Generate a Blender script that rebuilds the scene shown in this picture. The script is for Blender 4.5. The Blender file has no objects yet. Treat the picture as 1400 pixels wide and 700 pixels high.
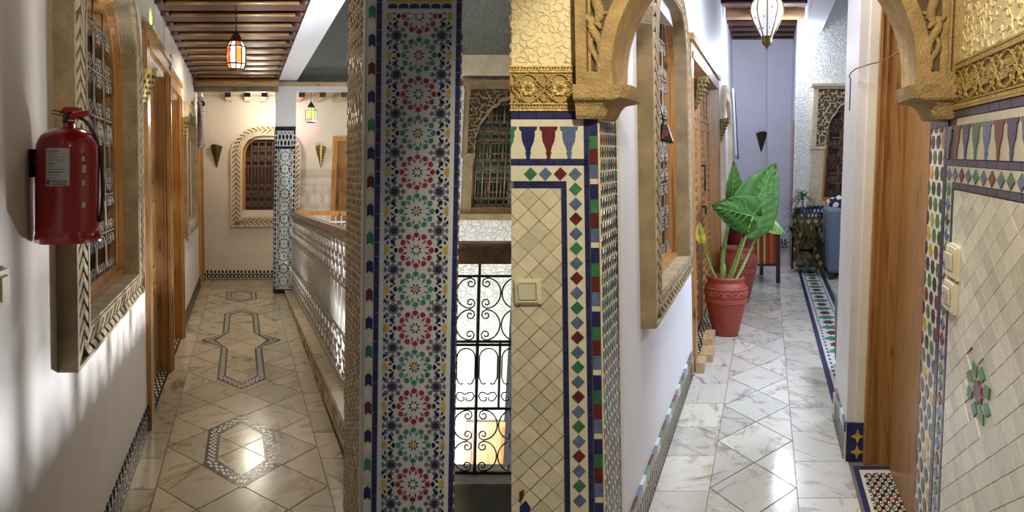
import bpy, bmesh, math, random
from math import sin, cos, pi, sqrt
from mathutils import Vector, Matrix

# ------------------------------------------------------------------ camera, world, lights, exposure
S = bpy.context.scene
C = S.collection
cam_d = bpy.data.cameras.new('camera'); cam = bpy.data.objects.new('camera', cam_d); C.objects.link(cam)
cam.location = (0, 0, 1.5); cam.rotation_euler = (pi/2, 0, 0)
cam_d.sensor_width = 36; cam_d.lens = 36*1000/1400; cam_d.shift_y = -128/1400; cam_d.clip_start = .05
S.camera = cam
S.view_settings.view_transform = 'Standard'; S.view_settings.look = 'None'
S.view_settings.gamma = 1; S.view_settings.use_curve_mapping = False
S.view_settings.exposure = 0.0
W = bpy.data.worlds.new('world'); S.world = W; W.use_nodes = True
W.node_tree.nodes['Background'].inputs[0].default_value = (.90, .93, 1, 1)
W.node_tree.nodes['Background'].inputs[1].default_value = .11

# Two galleries leave the landing where the viewer stands and fork apart: each has its own
# plan axes.  u = across, d = along, z = height above its floor (m).
def L(u, d, z): return Vector((u*(1+.025*(z-1.5)) - .370*d, d, z - .015*d))      # left gallery
def R(u, d, z):                                                                 # right gallery
    k = .03 if u < 0 else .08
    return Vector((u*(1+k*(z-1.5)) + .349*d, d, z + .014*d))
def Rn(u, d, z):                                                                # the frontal wall at its entrance
    return Vector((u*(1+.03*max(0, min(1, (u+.797)/.27))*(z-1.5)) + .349*d, d, z + .014*d))
def Rf(u, d, z): return Vector((u + .349*d, d, z + .014*d))                     # right gallery floor
def Wd(x, y, z): return Vector((x, y, z))

def light(kind, name, loc, energy, color=(1,1,1), size=.1, target=None, sx=None, sy=None, spot=None, blend=.5):
    l = bpy.data.lights.new(name, kind); l.energy = energy; l.color = color
    o = bpy.data.objects.new(name, l); C.objects.link(o); o.location = loc
    if kind == 'AREA':
        l.size = sx or size
        if sy: l.shape = 'RECTANGLE'; l.size_y = sy
    else: l.shadow_soft_size = size
    if kind == 'SPOT': l.spot_size = math.radians(spot); l.spot_blend = blend
    if target is not None:
        o.rotation_euler = (Vector(target)-Vector(loc)).to_track_quat('-Z', 'Y').to_euler()
    return o
# left gallery and its court
light('SPOT', 'court_low_lamp', L(1.24, 4.2, .06), 380, (.86, .92, 1), .03, target=L(-.567, 3.6, .9), spot=130, blend=.3)
light('POINT', 'court_far_fill', L(1.15, 7.0, -.25), 120, (.92, .95, 1), .03)  # unseen light added to brighten the court walls behind the railing
light('SPOT', 'landing_fill', L(.1, .6, 2.4), 70, (1, .88, .70), .08, target=L(-.62, 5.4, 1.2), spot=32, blend=.6)  # added unseen spot, lifts the door recesses and other faces turned to the viewer
light('AREA', 'court_overhead_fill', L(1.15, 5.0, 4.2), 20, (.95, .98, 1), target=L(1.15, 5.0, 0), sx=1.0, sy=4)  # overhead fill added for general brightness in the court
light('AREA', 'left_near_fill', L(-.05, 3.1, 2.62), 7, (1, .92, .80), target=L(-.05, 3.2, 0), sx=.35, sy=.35)  # unseen fill under the ceiling, added to light the near wall and floor
light('AREA', 'left_middle_lamp', L(.05, 7.0, 2.62), 26, (1, .92, .78), target=L(.05, 7.3, 0), sx=.3, sy=.3)
light('POINT', 'left_far_lamp', L(.2, 9.75, 2.3), 22, (1, .93, .8), .12)
light('POINT', 'court_basement_lamp', L(1.25, 4.6, -1.15), 120, (.97, .98, 1), .2)
# right gallery
light('SPOT', 'right_near_lamp', R(.05, .95, 2.35), 90, (1, .88, .66), .06, target=R(.04, 2.3, 1.30), spot=82, blend=.4)
light('AREA', 'right_mid_lamp', R(.22, 4.6, 3.2), 24, (.80, .88, 1), target=R(-.1, 5.2, 0), sx=.4, sy=1.2)
light('AREA', 'salon_side_lamp', R(1.15, 5.0, 2.3), 72, (.82, .89, 1), target=R(-.55, 4.6, 1.3), sx=.5, sy=.5)
light('POINT', 'right_far_lamp', R(.15, 9.3, 2.75), 55, (.86, .90, 1), .15)
light('AREA', 'salon_lamp', R(1.1, 7.6, 3.0), 14, (.95, .97, 1), target=R(1.0, 8.2, 0), sx=.8, sy=1.4)
light('AREA', 'right_entry_fill', R(-.05, 3.1, 3.0), 34, (.92, .94, 1), target=R(-.05, 3.3, 0), sx=.3, sy=.3)  # added unseen light, whitens the left wall just past the arch

# ------------------------------------------------------------------ materials
def nt(name):
    m = bpy.data.materials.new(name); m.use_nodes = True
    n = m.node_tree; b = n.nodes['Principled BSDF']; return m, n, b
def coords(n, scale=(1,1,1), rnd=True):
    tc = n.nodes.new('ShaderNodeTexCoord'); mp = n.nodes.new('ShaderNodeMapping')
    mp.inputs['Scale'].default_value = scale
    if rnd:
        oi = n.nodes.new('ShaderNodeObjectInfo'); mu = n.nodes.new('ShaderNodeMath'); mu.operation = 'MULTIPLY'
        mu.inputs[1].default_value = 53.0; n.links.new(oi.outputs['Random'], mu.inputs[0])
        va = n.nodes.new('ShaderNodeVectorMath'); va.operation = 'ADD'
        n.links.new(tc.outputs['Object'], va.inputs[0]); n.links.new(mu.outputs[0], va.inputs[1])
        n.links.new(va.outputs[0], mp.inputs[0])
    else: n.links.new(tc.outputs['Object'], mp.inputs[0])
    return mp.outputs[0]
def noise(n, vec, scale, detail=4, rough=.55, dist=0):
    t = n.nodes.new('ShaderNodeTexNoise'); t.inputs['Scale'].default_value = scale
    t.inputs['Detail'].default_value = detail; t.inputs['Roughness'].default_value = rough
    t.inputs['Distortion'].default_value = dist; n.links.new(vec, t.inputs['Vector']); return t.outputs['Fac']
def ramp(n, fac, stops):
    r = n.nodes.new('ShaderNodeValToRGB'); e = r.color_ramp.elements
    while len(e) < len(stops): e.new(.5)
    for i, (p, c) in enumerate(stops): e[i].position = p; e[i].color = tuple(c)+(1,) if len(c) == 3 else c
    n.links.new(fac, r.inputs[0]); return r.outputs[0]
def mixc(n, fac, a, b, mode='MIX'):
    m = n.nodes.new('ShaderNodeMix'); m.data_type = 'RGBA'; m.blend_type = mode
    for s, v in ((0, fac), (6, a), (7, b)):
        if hasattr(v, 'links'): n.links.new(v, m.inputs[s])
        elif s == 0: m.inputs[0].default_value = v
        else: m.inputs[s].default_value = tuple(v)+(1,)
    return m.outputs[2]
def bump(n, b, h, strength, dist=.01):
    u = n.nodes.new('ShaderNodeBump'); u.inputs['Strength'].default_value = strength
    u.inputs['Distance'].default_value = dist; n.links.new(h, u.inputs['Height'])
    n.links.new(u.outputs[0], b.inputs['Normal'])
def sc(c, k): return tuple(min(1, x*k) for x in c)
def plain(name, col, rough=.5, metal=0, var=.12, nscale=14, bmp=0, bscale=60, coat=0, scale=(1,1,1), spec=.5):
    m, n, b = nt(name)
    v = coords(n, scale); f = noise(n, v, nscale)
    n.links.new(ramp(n, f, [(.3, sc(col, 1-var)), (.7, sc(col, 1+var))]), b.inputs['Base Color'])
    b.inputs['Roughness'].default_value = rough; b.inputs['Metallic'].default_value = metal
    b.inputs['Coat Weight'].default_value = coat; b.inputs['Specular IOR Level'].default_value = spec
    if bmp: bump(n, b, noise(n, v, bscale, 3), bmp, .01)
    return m
def marble(name, base, vein, stain, rough=.16, gs=1.0):
    m, n, b = nt(name); v = coords(n, (1, .65, 1))
    rot = n.nodes.new('ShaderNodeVectorRotate'); rot.rotation_type = 'Z_AXIS'; n.links.new(v, rot.inputs[0])
    oi = n.nodes.new('ShaderNodeObjectInfo'); mu = n.nodes.new('ShaderNodeMath'); mu.operation = 'MULTIPLY'; mu.inputs[1].default_value = 6.28
    n.links.new(oi.outputs['Random'], mu.inputs[0]); n.links.new(mu.outputs[0], rot.inputs['Angle'])
    mp2 = n.nodes.new('ShaderNodeMapping'); mp2.inputs['Scale'].default_value = (1, 3.2, 1); n.links.new(rot.outputs[0], mp2.inputs[0])
    f1 = noise(n, mp2.outputs[0], 2.2*gs, 7, .6, 1.2)
    c = ramp(n, f1, [(.30, vein), (.43, base), (.52, sc(base, 1.04)), (.62, base), (.80, sc(vein, 1.1))])
    f2 = noise(n, rot.outputs[0], 3.2*gs, 5, .6, 2.0)
    s = ramp(n, f2, [(.56, (0,0,0)), (.66, (.75,.75,.75)), (.70, (.1,.1,.1))])
    c = mixc(n, s, c, stain)
    hv = n.nodes.new('ShaderNodeHueSaturation'); n.links.new(c, hv.inputs['Color'])
    mr = n.nodes.new('ShaderNodeMapRange'); mr.inputs['To Min'].default_value = .82; mr.inputs['To Max'].default_value = 1.1
    n.links.new(oi.outputs['Random'], mr.inputs[0]); n.links.new(mr.outputs[0], hv.inputs['Value'])
    n.links.new(hv.outputs[0], b.inputs['Base Color'])
    b.inputs['Roughness'].default_value = rough
    return m
def woodm(name, c1, c2, rough=.35, ax=(30, 30, 1.6), knots=True):
    m, n, b = nt(name); v = coords(n, ax)
    f = noise(n, v, 1.3, 5, .6, 1.0)
    c = ramp(n, f, [(.32, c2), (.5, sc(c1, .92)), (.68, c1)])
    if knots:
        v2 = coords(n, (5, 5, 1.6)); vo = n.nodes.new('ShaderNodeTexVoronoi'); vo.inputs['Scale'].default_value = 1.4
        n.links.new(v2, vo.inputs['Vector'])
        k = ramp(n, vo.outputs['Distance'], [(.0, (1,1,1)), (.07, (.8,.8,.8)), (.13, (0,0,0))])
        c = mixc(n, k, c, sc(c2, .4))
    n.links.new(c, b.inputs['Base Color']); b.inputs['Roughness'].default_value = rough
    b.inputs['Coat Weight'].default_value = .05 if rough == .45 else .3; b.inputs['Coat Roughness'].default_value = .2
    bump(n, b, f, .15, .004)
    return m
def glaze(name, col, var=.25, rough=.22):
    m, n, b = nt(name); v = coords(n)
    f = noise(n, v, 30, 3); oi = n.nodes.new('ShaderNodeObjectInfo')
    c = ramp(n, f, [(.3, sc(col, 1-var)), (.7, sc(col, 1+var))])
    hv = n.nodes.new('ShaderNodeHueSaturation'); n.links.new(c, hv.inputs['Color'])
    mr = n.nodes.new('ShaderNodeMapRange'); mr.inputs['To Min'].default_value = .84; mr.inputs['To Max'].default_value = 1.12
    n.links.new(oi.outputs['Random'], mr.inputs[0]); n.links.new(mr.outputs[0], hv.inputs['Value'])
    n.links.new(hv.outputs[0], b.inputs['Base Color'])
    b.inputs['Roughness'].default_value = rough
    bump(n, b, noise(n, v, 22, 2), .25, .006)
    return m
def crackle(name, col, line, scale=26, strength=.8):
    m, n, b = nt(name); v = coords(n, (1,1,1), False)
    d = n.nodes.new('ShaderNodeTexNoise'); d.inputs['Scale'].default_value = scale*.35; n.links.new(v, d.inputs['Vector'])
    va = n.nodes.new('ShaderNodeVectorMath'); va.operation = 'MULTIPLY_ADD'; va.inputs[1].default_value = (.12,.12,.12)
    n.links.new(d.outputs['Color'], va.inputs[0]); n.links.new(v, va.inputs[2])
    vo = n.nodes.new('ShaderNodeTexVoronoi'); vo.feature = 'DISTANCE_TO_EDGE'; vo.inputs['Scale'].default_value = scale
    n.links.new(va.outputs[0], vo.inputs['Vector'])
    r = ramp(n, vo.outputs['Distance'], [(0, (0,0,0)), (.06, (.6,.6,.6)), (.14, (1,1,1))])
    n.links.new(mixc(n, r, line, col), b.inputs['Base Color'])
    b.inputs['Roughness'].default_value = .6; bump(n, b, r, strength, .01)
    return m
def emit(name, col, st):
    m, n, b = nt(name); b.inputs['Base Color'].default_value = tuple(x*.25 for x in col)+(1,)
    b.inputs['Emission Color'].default_value = tuple(col)+(1,); b.inputs['Emission Strength'].default_value = st
    b.inputs['Roughness'].default_value = .2; return m
def glass(name, col, rough=.02):
    m, n, b = nt(name); b.inputs['Base Color'].default_value = tuple(col)+(1,)
    b.inputs['Transmission Weight'].default_value = 1; b.inputs['Roughness'].default_value = rough; b.inputs['IOR'].default_value = 1.3
    return m
M = dict(
 wallL=plain('plaster_left', (.62,.55,.49), .6, var=.05, nscale=4, bmp=.12, bscale=9),
 wallE=plain('plaster_end', (.66,.60,.50), .6, var=.04, nscale=3, bmp=.05),
 wallR=plain('plaster_right', (.76,.78,.86), .5, var=.03, nscale=3, bmp=.06, bscale=8),
 cream=plain('cream_paint', (.72,.68,.55), .5, var=.05, nscale=5, bmp=.1, bscale=12),
 pier=plain('pier_paint', (.66,.64,.62), .5, var=.05, nscale=5, bmp=.1, bscale=12),
 lilac=plain('lilac_paint', (.70,.70,.80), .5, var=.04, nscale=2),
 soffit=plain('soffit_paint', (.66,.69,.74), .5, var=.03, nscale=2),
 crackle=crackle('crackled_white_plaster', (.80,.82,.80), (.60,.64,.63), 22, .6),
 crackle_shade=crackle('crackled_white_plaster_shaded', (.30,.31,.27), (.20,.21,.18), 30, .35),  # the white plaster again, greyed to paint in the shade of the upper walls
 yplaster=plain('yellow_plaster', (.80,.66,.36), .55, var=.08, nscale=9, bmp=.25, bscale=70),
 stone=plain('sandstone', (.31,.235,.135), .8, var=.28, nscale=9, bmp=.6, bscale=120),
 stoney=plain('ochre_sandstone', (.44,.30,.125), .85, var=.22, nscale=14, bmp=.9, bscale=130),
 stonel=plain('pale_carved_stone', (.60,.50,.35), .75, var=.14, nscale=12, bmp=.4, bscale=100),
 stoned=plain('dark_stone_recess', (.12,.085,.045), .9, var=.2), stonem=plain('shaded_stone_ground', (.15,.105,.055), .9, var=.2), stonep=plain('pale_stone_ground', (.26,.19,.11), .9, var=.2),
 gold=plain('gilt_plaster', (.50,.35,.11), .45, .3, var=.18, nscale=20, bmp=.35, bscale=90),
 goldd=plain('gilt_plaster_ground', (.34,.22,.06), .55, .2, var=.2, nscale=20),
 marbleL=marble('warm_marble', (.47,.40,.28), (.18,.15,.11), (.30,.18,.07), .17, 1.4),
 marbleR=marble('white_marble', (.56,.555,.52), (.20,.20,.215), (.36,.26,.15), .15, 1.5),
 curb=marble('curb_marble', (.42,.34,.22), (.18,.14,.10), (.24,.15,.07), .22, 3),
 curbd=plain('grey_kerb_stone', (.20,.185,.15), .5, var=.3, nscale=12),
 grout=plain('grout', (.16,.13,.10), .8, var=.1),
 groutl=plain('pale_grout', (.50,.46,.36), .8, var=.1),
 wood=woodm('honey_wood', (.40,.20,.062), (.19,.082,.022)), woodk=woodm('brown_wood', (.32,.155,.05), (.17,.07,.02)),
 woodo=woodm('orange_wood', (.52,.26,.065), (.30,.13,.03)),
 woodd=woodm('dark_red_wood', (.075,.018,.008), (.03,.008,.004), .45, (3, 30, 30), False),
 woodg=woodm('golden_pole_wood', (.46,.26,.09), (.26,.12,.04), .3, (2, 20, 20), False),
 woodr=woodm('handrail_wood', (.17,.075,.035), (.07,.03,.015), .25, (20, 2, 20), False),
 boards=woodm('pale_boards', (.50,.36,.2), (.32,.2,.1), .4, (20, 3, 20), False),
 iron=plain('black_iron', (.018,.018,.020), .4, .6),
 ironb=plain('bronze_iron', (.22,.18,.13), .4, .6, var=.25),
 irong=plain('grey_iron', (.36,.33,.29), .4, .5, var=.2),
 grillem=plain('grille_iron', (.15,.125,.09), .55, .25),
 brass=plain('pierced_brass', (.34,.25,.09), .35, .85, var=.35, nscale=40),
 brassd=plain('dark_brass', (.10,.07,.03), .4, .8),
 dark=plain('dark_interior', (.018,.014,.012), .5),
 shut=plain('maroon_curtain', (.06,.02,.015), .7, var=.4, nscale=3, scale=(20,20,1)),
 glassd=plain('dark_glass', (.012,.02,.012), .06, var=.5, nscale=6),
 glassg=plain('green_glass', (.02,.09,.045), .08, var=.4, nscale=8),
 navy=glaze('navy_glaze', (.022,.026,.105)), navyd=glaze('black_navy_glaze', (.010,.012,.030)),
 blue=glaze('blue_glaze', (.10,.15,.26)), green=glaze('green_glaze', (.045,.17,.075)),
 teal=glaze('teal_glaze', (.045,.20,.15)), maroon=glaze('maroon_glaze', (.13,.022,.020)),
 red=glaze('red_glaze', (.27,.025,.035)), ivory=glaze('ivory_glaze', (.66,.62,.46), .06),
 white=glaze('white_glaze', (.60,.62,.64), .05), yellow=glaze('yellow_glaze', (.50,.36,.05)),
 brown=glaze('brown_glaze', (.20,.11,.03)), slate=glaze('slate_glaze', (.11,.135,.19)),
 field=glaze('cream_zellige', (.68,.61,.43), .07, .25), fieldr=glaze('pale_zellige', (.76,.72,.58), .06, .25),
 extred=plain('red_enamel', (.36,.008,.012), .22, var=.05, coat=.5),
 paper=plain('label_paper', (.62,.61,.56), .5, var=.03), ink=plain('ink', (.10,.10,.10), .6),
 black=plain('black_plastic', (.015,.015,.015), .35), plasticw=plain('ivory_plastic', (.72,.68,.50), .3, var=.02),
 chrome=plain('steel', (.5,.5,.5), .25, .9),
 clay=plain('red_clay', (.27,.045,.03), .5, var=.15, nscale=18, bmp=.3, bscale=60),
 clayl=plain('pale_clay_relief', (.42,.13,.09), .55, var=.15), soil=plain('soil', (.03,.018,.01), .9),
 leaf=plain('leaf_green', (.032,.105,.014), .5, var=.2, nscale=9, spec=.25), leafl=plain('light_leaf', (.16,.32,.07), .45, var=.25, nscale=9),
 leafy=plain('yellow_leaf', (.60,.52,.04), .4, var=.3), stem=plain('stem_green', (.26,.42,.10), .4),
 leafd=plain('dracaena_leaf', (.045,.10,.03), .4, var=.4), trunk=plain('trunk', (.20,.13,.07), .7),
 sofa=plain('blue_grey_fabric', (.12,.17,.24), .85, var=.12, nscale=60), sofag=plain('grey_fabric', (.13,.15,.17), .85, var=.1, nscale=60),
 glass=glass('clear_glass', (.9,.95,.93)),
)
# ------------------------------------------------------------------ helpers
WL = {}                                             # world position of every object built here
class MB:
    """collects shapes in (u, d, z) coordinates, then links them as ONE mesh"""
    def __init__(s): s.v = []; s.f = []; s.m = []; s.sm = []
    def add(s, vs, fs, m=0, smooth=False):
        o = len(s.v); s.v += [tuple(x) for x in vs]
        for f in fs: s.f.append([o+i for i in f]); s.m.append(m); s.sm.append(smooth)
        return s
    def box(s, u0, u1, d0, d1, z0, z1, m=0):
        v = [(u, d, z) for z in (z0, z1) for d in (d0, d1) for u in (u0, u1)]
        return s.add(v, [(0,1,3,2),(4,6,7,5),(0,4,5,1),(2,3,7,6),(0,2,6,4),(1,5,7,3)], m)
    def prism(s, poly, h0, h1, pl, m=0):
        n = len(poly); v = [pl(a, b, h0) for a, b in poly] + [pl(a, b, h1) for a, b in poly]
        return s.add(v, [tuple(range(n)), tuple(range(n, 2*n))] + [(i, (i+1) % n, n+(i+1) % n, n+i) for i in range(n)], m)
    def ring(s, A, B, h0, h1, pl, m=0):              # band between outlines A and B
        n = len(A); v = [pl(a, b, h) for h in (h0, h1) for P in (A, B) for a, b in P]; f = []
        for i in range(n):
            j = (i+1) % n
            f += [(i, j, n+j, n+i), (2*n+i, 2*n+j, 3*n+j, 3*n+i), (i, j, 2*n+j, 2*n+i), (n+i, n+j, 3*n+j, 3*n+i)]
        return s.add(v, f, m)
    def tube(s, P, r, k=5, m=0, closed=False, cap=True):
        P = [Vector(p) for p in P]; n = len(P); v = []; f = []
        rr = r if isinstance(r, (list, tuple)) else [r]*n
        nrm = None
        for i in range(n):
            a = P[(i-1) % n] if (i or closed) else P[i]; b = P[(i+1) % n] if (i < n-1 or closed) else P[i]
            t = (b-a)
            if t.length < 1e-9: t = Vector((0,0,1))
            t.normalize()
            if nrm is None: nrm = t.orthogonal().normalized()
            nrm = nrm - t*nrm.dot(t)
            if nrm.length < 1e-6: nrm = t.orthogonal()
            nrm.normalize(); bn = t.cross(nrm)
            for q in range(k): v.append(P[i] + (nrm*cos(2*pi*q/k) + bn*sin(2*pi*q/k))*rr[i])
        for i in range(n if closed else n-1):
            j = (i+1) % n
            for q in range(k): f.append((i*k+q, i*k+(q+1) % k, j*k+(q+1) % k, j*k+q))
        if cap and not closed: f += [tuple(range(k)), tuple(range((n-1)*k, n*k))]
        return s.add(v, f, m, True)
    def lathe(s, prof, n, c=(0,0,0), m=0, wob=None, a0=0, a1=2*pi):
        full = abs(a1-a0-2*pi) < 1e-6; k = n if full else n+1; v = []; f = []
        for r, z in prof:
            for q in range(k):
                a = a0+(a1-a0)*q/n; w = wob(a, z) if wob else 1
                v.append((c[0]+r*w*cos(a), c[1]+r*w*sin(a), c[2]+z))
        for i in range(len(prof)-1):
            for q in range(n):
                f.append((i*k+q, i*k+(q+1) % k, (i+1)*k+(q+1) % k, (i+1)*k+q))
        return s.add(v, f, m, True)
    def build(s, name, mats, parent=None, fr=Wd, org=None, smooth=None):
        vs = [fr(*p) for p in s.v]
        if org is None: org = WL[parent.name] if parent else Vector((0,0,0))
        org = Vector(org)
        me = bpy.data.meshes.new(name); me.from_pydata([tuple(p-org) for p in vs], [], s.f)
        if not isinstance(mats, (list, tuple)): mats = [mats]
        for m in mats: me.materials.append(M[m] if isinstance(m, str) else m)
        for p, mi, q in zip(me.polygons, s.m, s.sm): p.material_index = mi; p.use_smooth = q if smooth is None else smooth
        bm = bmesh.new(); bm.from_mesh(me); bmesh.ops.recalc_face_normals(bm, faces=bm.faces); bm.to_mesh(me); bm.free()
        return link(name, me, parent, org)
def link(name, me, parent, org):
    o = bpy.data.objects.new(name, me); C.objects.link(o); WL[o.name] = Vector(org)
    if parent: o.parent = parent; o.location = Vector(org) - WL[parent.name]
    else: o.location = org
    return o
def tag(o, label=None, cat=None, group=None, kind=None):
    if label: o['label'] = label
    if cat: o['category'] = cat
    if group: o['group'] = group
    if kind: o['kind'] = kind
    return o
def thing(name, loc, label, cat, group=None, kind=None):
    return tag(link(name, None, None, Vector(loc)), label, cat, group, kind)
def bevel(o, w, seg=3):
    b = o.modifiers.new('bevel', 'BEVEL'); b.width = w; b.segments = seg; b.limit_method = 'ANGLE'
    for p in o.data.polygons: p.use_smooth = True
    return o
# planes: (a, b, h) -> (u, d, z); h stands out of the surface
def front(D): return lambda a, b, h: (a, D-h, b)           # faces the viewer
def sideL(U): return lambda a, b, h: (U+h, a, b)           # a left-hand wall, faces +u
def sideR(U): return lambda a, b, h: (U-h, a, b)           # a right-hand wall, faces -u
def flat(Z): return lambda a, b, h: (a, b, Z+h)            # a floor
_pc = {}
def piece(name, key, poly, ca, cb, pl, h, mat, parent, fr, h0=0.0, ref=None):
    """one tile: alike tiles share their mesh through key"""
    org = fr(*pl(ca, cb, h0))
    if key not in _pc:
        n = len(poly); v = [fr(*pl(ca+a, cb+b, hh))-org for hh in (h0, h0+h) for a, b in poly]
        me = bpy.data.meshes.new(name)
        me.from_pydata([tuple(x) for x in v], [], [tuple(range(n, 2*n))] + [(i, (i+1) % n, n+(i+1) % n, n+i) for i in range(n)])
        me.materials.append(M[mat])
        bm = bmesh.new(); bm.from_mesh(me); bmesh.ops.recalc_face_normals(bm, faces=bm.faces)
        # open-backed tile: make sure the face looks out of the surface
        out = (fr(*pl(ca, cb, h0+.01))-org)
        bm.faces.ensure_lookup_table()
        if bm.faces[0].normal.dot(out) < 0: bmesh.ops.reverse_faces(bm, faces=bm.faces)
        bm.to_mesh(me); bm.free(); _pc[key] = me
    return link(name, _pc[key], parent, org)
def rect(w, h): return [(-w/2,-h/2),(w/2,-h/2),(w/2,h/2),(-w/2,h/2)]
def diam(w, h): return [(-w/2,0),(0,-h/2),(w/2,0),(0,h/2)]
def clip(poly, a0, a1, b0, b1):
    for ax, lim, sg in ((0,a0,1),(0,a1,-1),(1,b0,1),(1,b1,-1)):
        out = []
        for i in range(len(poly)):
            p, q = poly[i], poly[(i+1) % len(poly)]; dp = (p[ax]-lim)*sg; dq = (q[ax]-lim)*sg
            if dp >= 0: out.append(p)
            if dp*dq < 0: t = dp/(dp-dq); out.append((p[0]+(q[0]-p[0])*t, p[1]+(q[1]-p[1])*t))
        poly = out
        if len(poly) < 3: return []
    return poly
def area(p): return abs(sum(p[i][0]*p[(i+1)%len(p)][1]-p[(i+1)%len(p)][0]*p[i][1] for i in range(len(p))))/2
def outline(a0, a1, b0, b1, ra, rb, n=9):
    P = [(a0, b0), ((a0+a1)/2, b0), (a1, b0), (a1, (b0+b1-rb)/2)]
    P += [(a1-ra+ra*cos(pi/2*i/n), b1-rb+rb*sin(pi/2*i/n)) for i in range(n+1)]
    P += [(a0+ra-ra*sin(pi/2*i/n), b1-rb+rb*cos(pi/2*i/n)) for i in range(n+1)]
    P += [(a0, (b0+b1-rb)/2)]
    return P
def wallmesh(mb, a0, a1, b0, b1, holes, h0, h1, pl, m=0):
    As = sorted({a0, a1} | {x for h in holes for x in h[:2] if a0 < x < a1})
    Bs = sorted({b0, b1} | {x for h in holes for x in h[2:] if b0 < x < b1})
    for i in range(len(As)-1):
        for j in range(len(Bs)-1):
            ca, cb = (As[i]+As[i+1])/2, (Bs[j]+Bs[j+1])/2
            if any(h[0] < ca < h[1] and h[2] < cb < h[3] for h in holes): continue
            mb.prism([(As[i],Bs[j]),(As[i+1],Bs[j]),(As[i+1],Bs[j+1]),(As[i],Bs[j+1])], h0, h1, pl, m)
def curl(cx, cy, r, a0, turns, n=12, dr=.25):        # spiral, from the centre outwards, ends at angle a0
    return [(cx+r*(dr+(1-dr)*i/n)*cos(a0-turns*2*pi*(1-i/n)), cy+r*(dr+(1-dr)*i/n)*sin(a0-turns*2*pi*(1-i/n))) for i in range(n+1)]
def cscroll(cx, cy, w, h, s=1, n=8):                 # C scroll, bulging towards s, curls at both ends
    rc = h*.17; P = []
    for e in (1, -1):
        q = curl(cx+s*w*.30, cy+e*(h/2-rc*1.1), rc, s*1 and (pi/2 if True else 0), 1.15, 9)
        pts = []
        for i in range(10):
            t = i/9; r = rc*(.25+.75*t); a = pi/2 - 1.2*2*pi*(1-t)
            pts.append((cx+s*(w*.30 - r*cos(a)), cy+e*(h/2-rc*1.1 + r*sin(a))))
        P.append(pts)
    arc = [(cx+s*(w*.30+w*.70*sin(pi*i/n)), cy+(h/2-rc*.1)*cos(pi*i/n)) for i in range(1, n)]
    return P[0] + arc + P[1][::-1]
def tube2(mb, pts, r, pl, h, k=4, m=0): mb.tube([pl(a, b, h) for a, b in pts], r, k, m)

def grille(name, pl, fr, parent, a0, a1, b0, b1, ra, rb, nb, rows, mat, r=.007, h=-.10):
    mb = MB(); w = (a1-a0)/nb
    def top(a):
        e = min(a-a0, a1-a)
        return b1 if e >= ra else b1-rb+rb*sqrt(max(0, 1-((ra-e)/ra)**2))
    late = []
    for i in range(nb+1):
        a = a0+w*i; a = min(max(a, a0+.004), a1-.004); late.append(('bar', [(a, b0), (a, top(a))], r))
    H = (b1-b0)
    for q in rows:
        b = b0+H*q; e = 0 if b < b1-rb else ra*(1-sqrt(max(0, 1-((b-b1+rb)/rb)**2)))
        tube2(mb, [(a0+e, b), (a1-e, b)], r*1.1, pl, h)
    for i in range(nb):
        a = a0+w*(i+.5)
        for q0, q1 in zip(rows[:-1], rows[1:]):
            bb0, bb1 = b0+H*q0, b0+H*q1; L_ = bb1-bb0
            if bb1 > top(a)+.02: continue
            if L_ < .26*H:
                k = max(1, round(L_/(w*1.6)))
                for j in range(k):
                    hh = L_/k
                    for s in (-1, 1): late.append(('scroll', cscroll(a, bb0+hh*(j+.5), w*.46, hh*.92, s), r*.7))
            else:
                hh = w*1.5
                for bc in (bb0+hh/2, bb1-hh/2):
                    for s in (-1, 1): late.append(('scroll', cscroll(a, bc, w*.46, hh*.9, s), r*.7))
                late.append(('bar', [(a, bb0+hh), (a, bb1-hh)], r*.8))
    g_ = mb.build(name, mat, parent, fr)
    for nm, P, rr_ in late:
        m2 = MB(); tube2(m2, P, rr_, pl, h); m2.build(nm, mat, g_, fr)
    return g_

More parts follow.
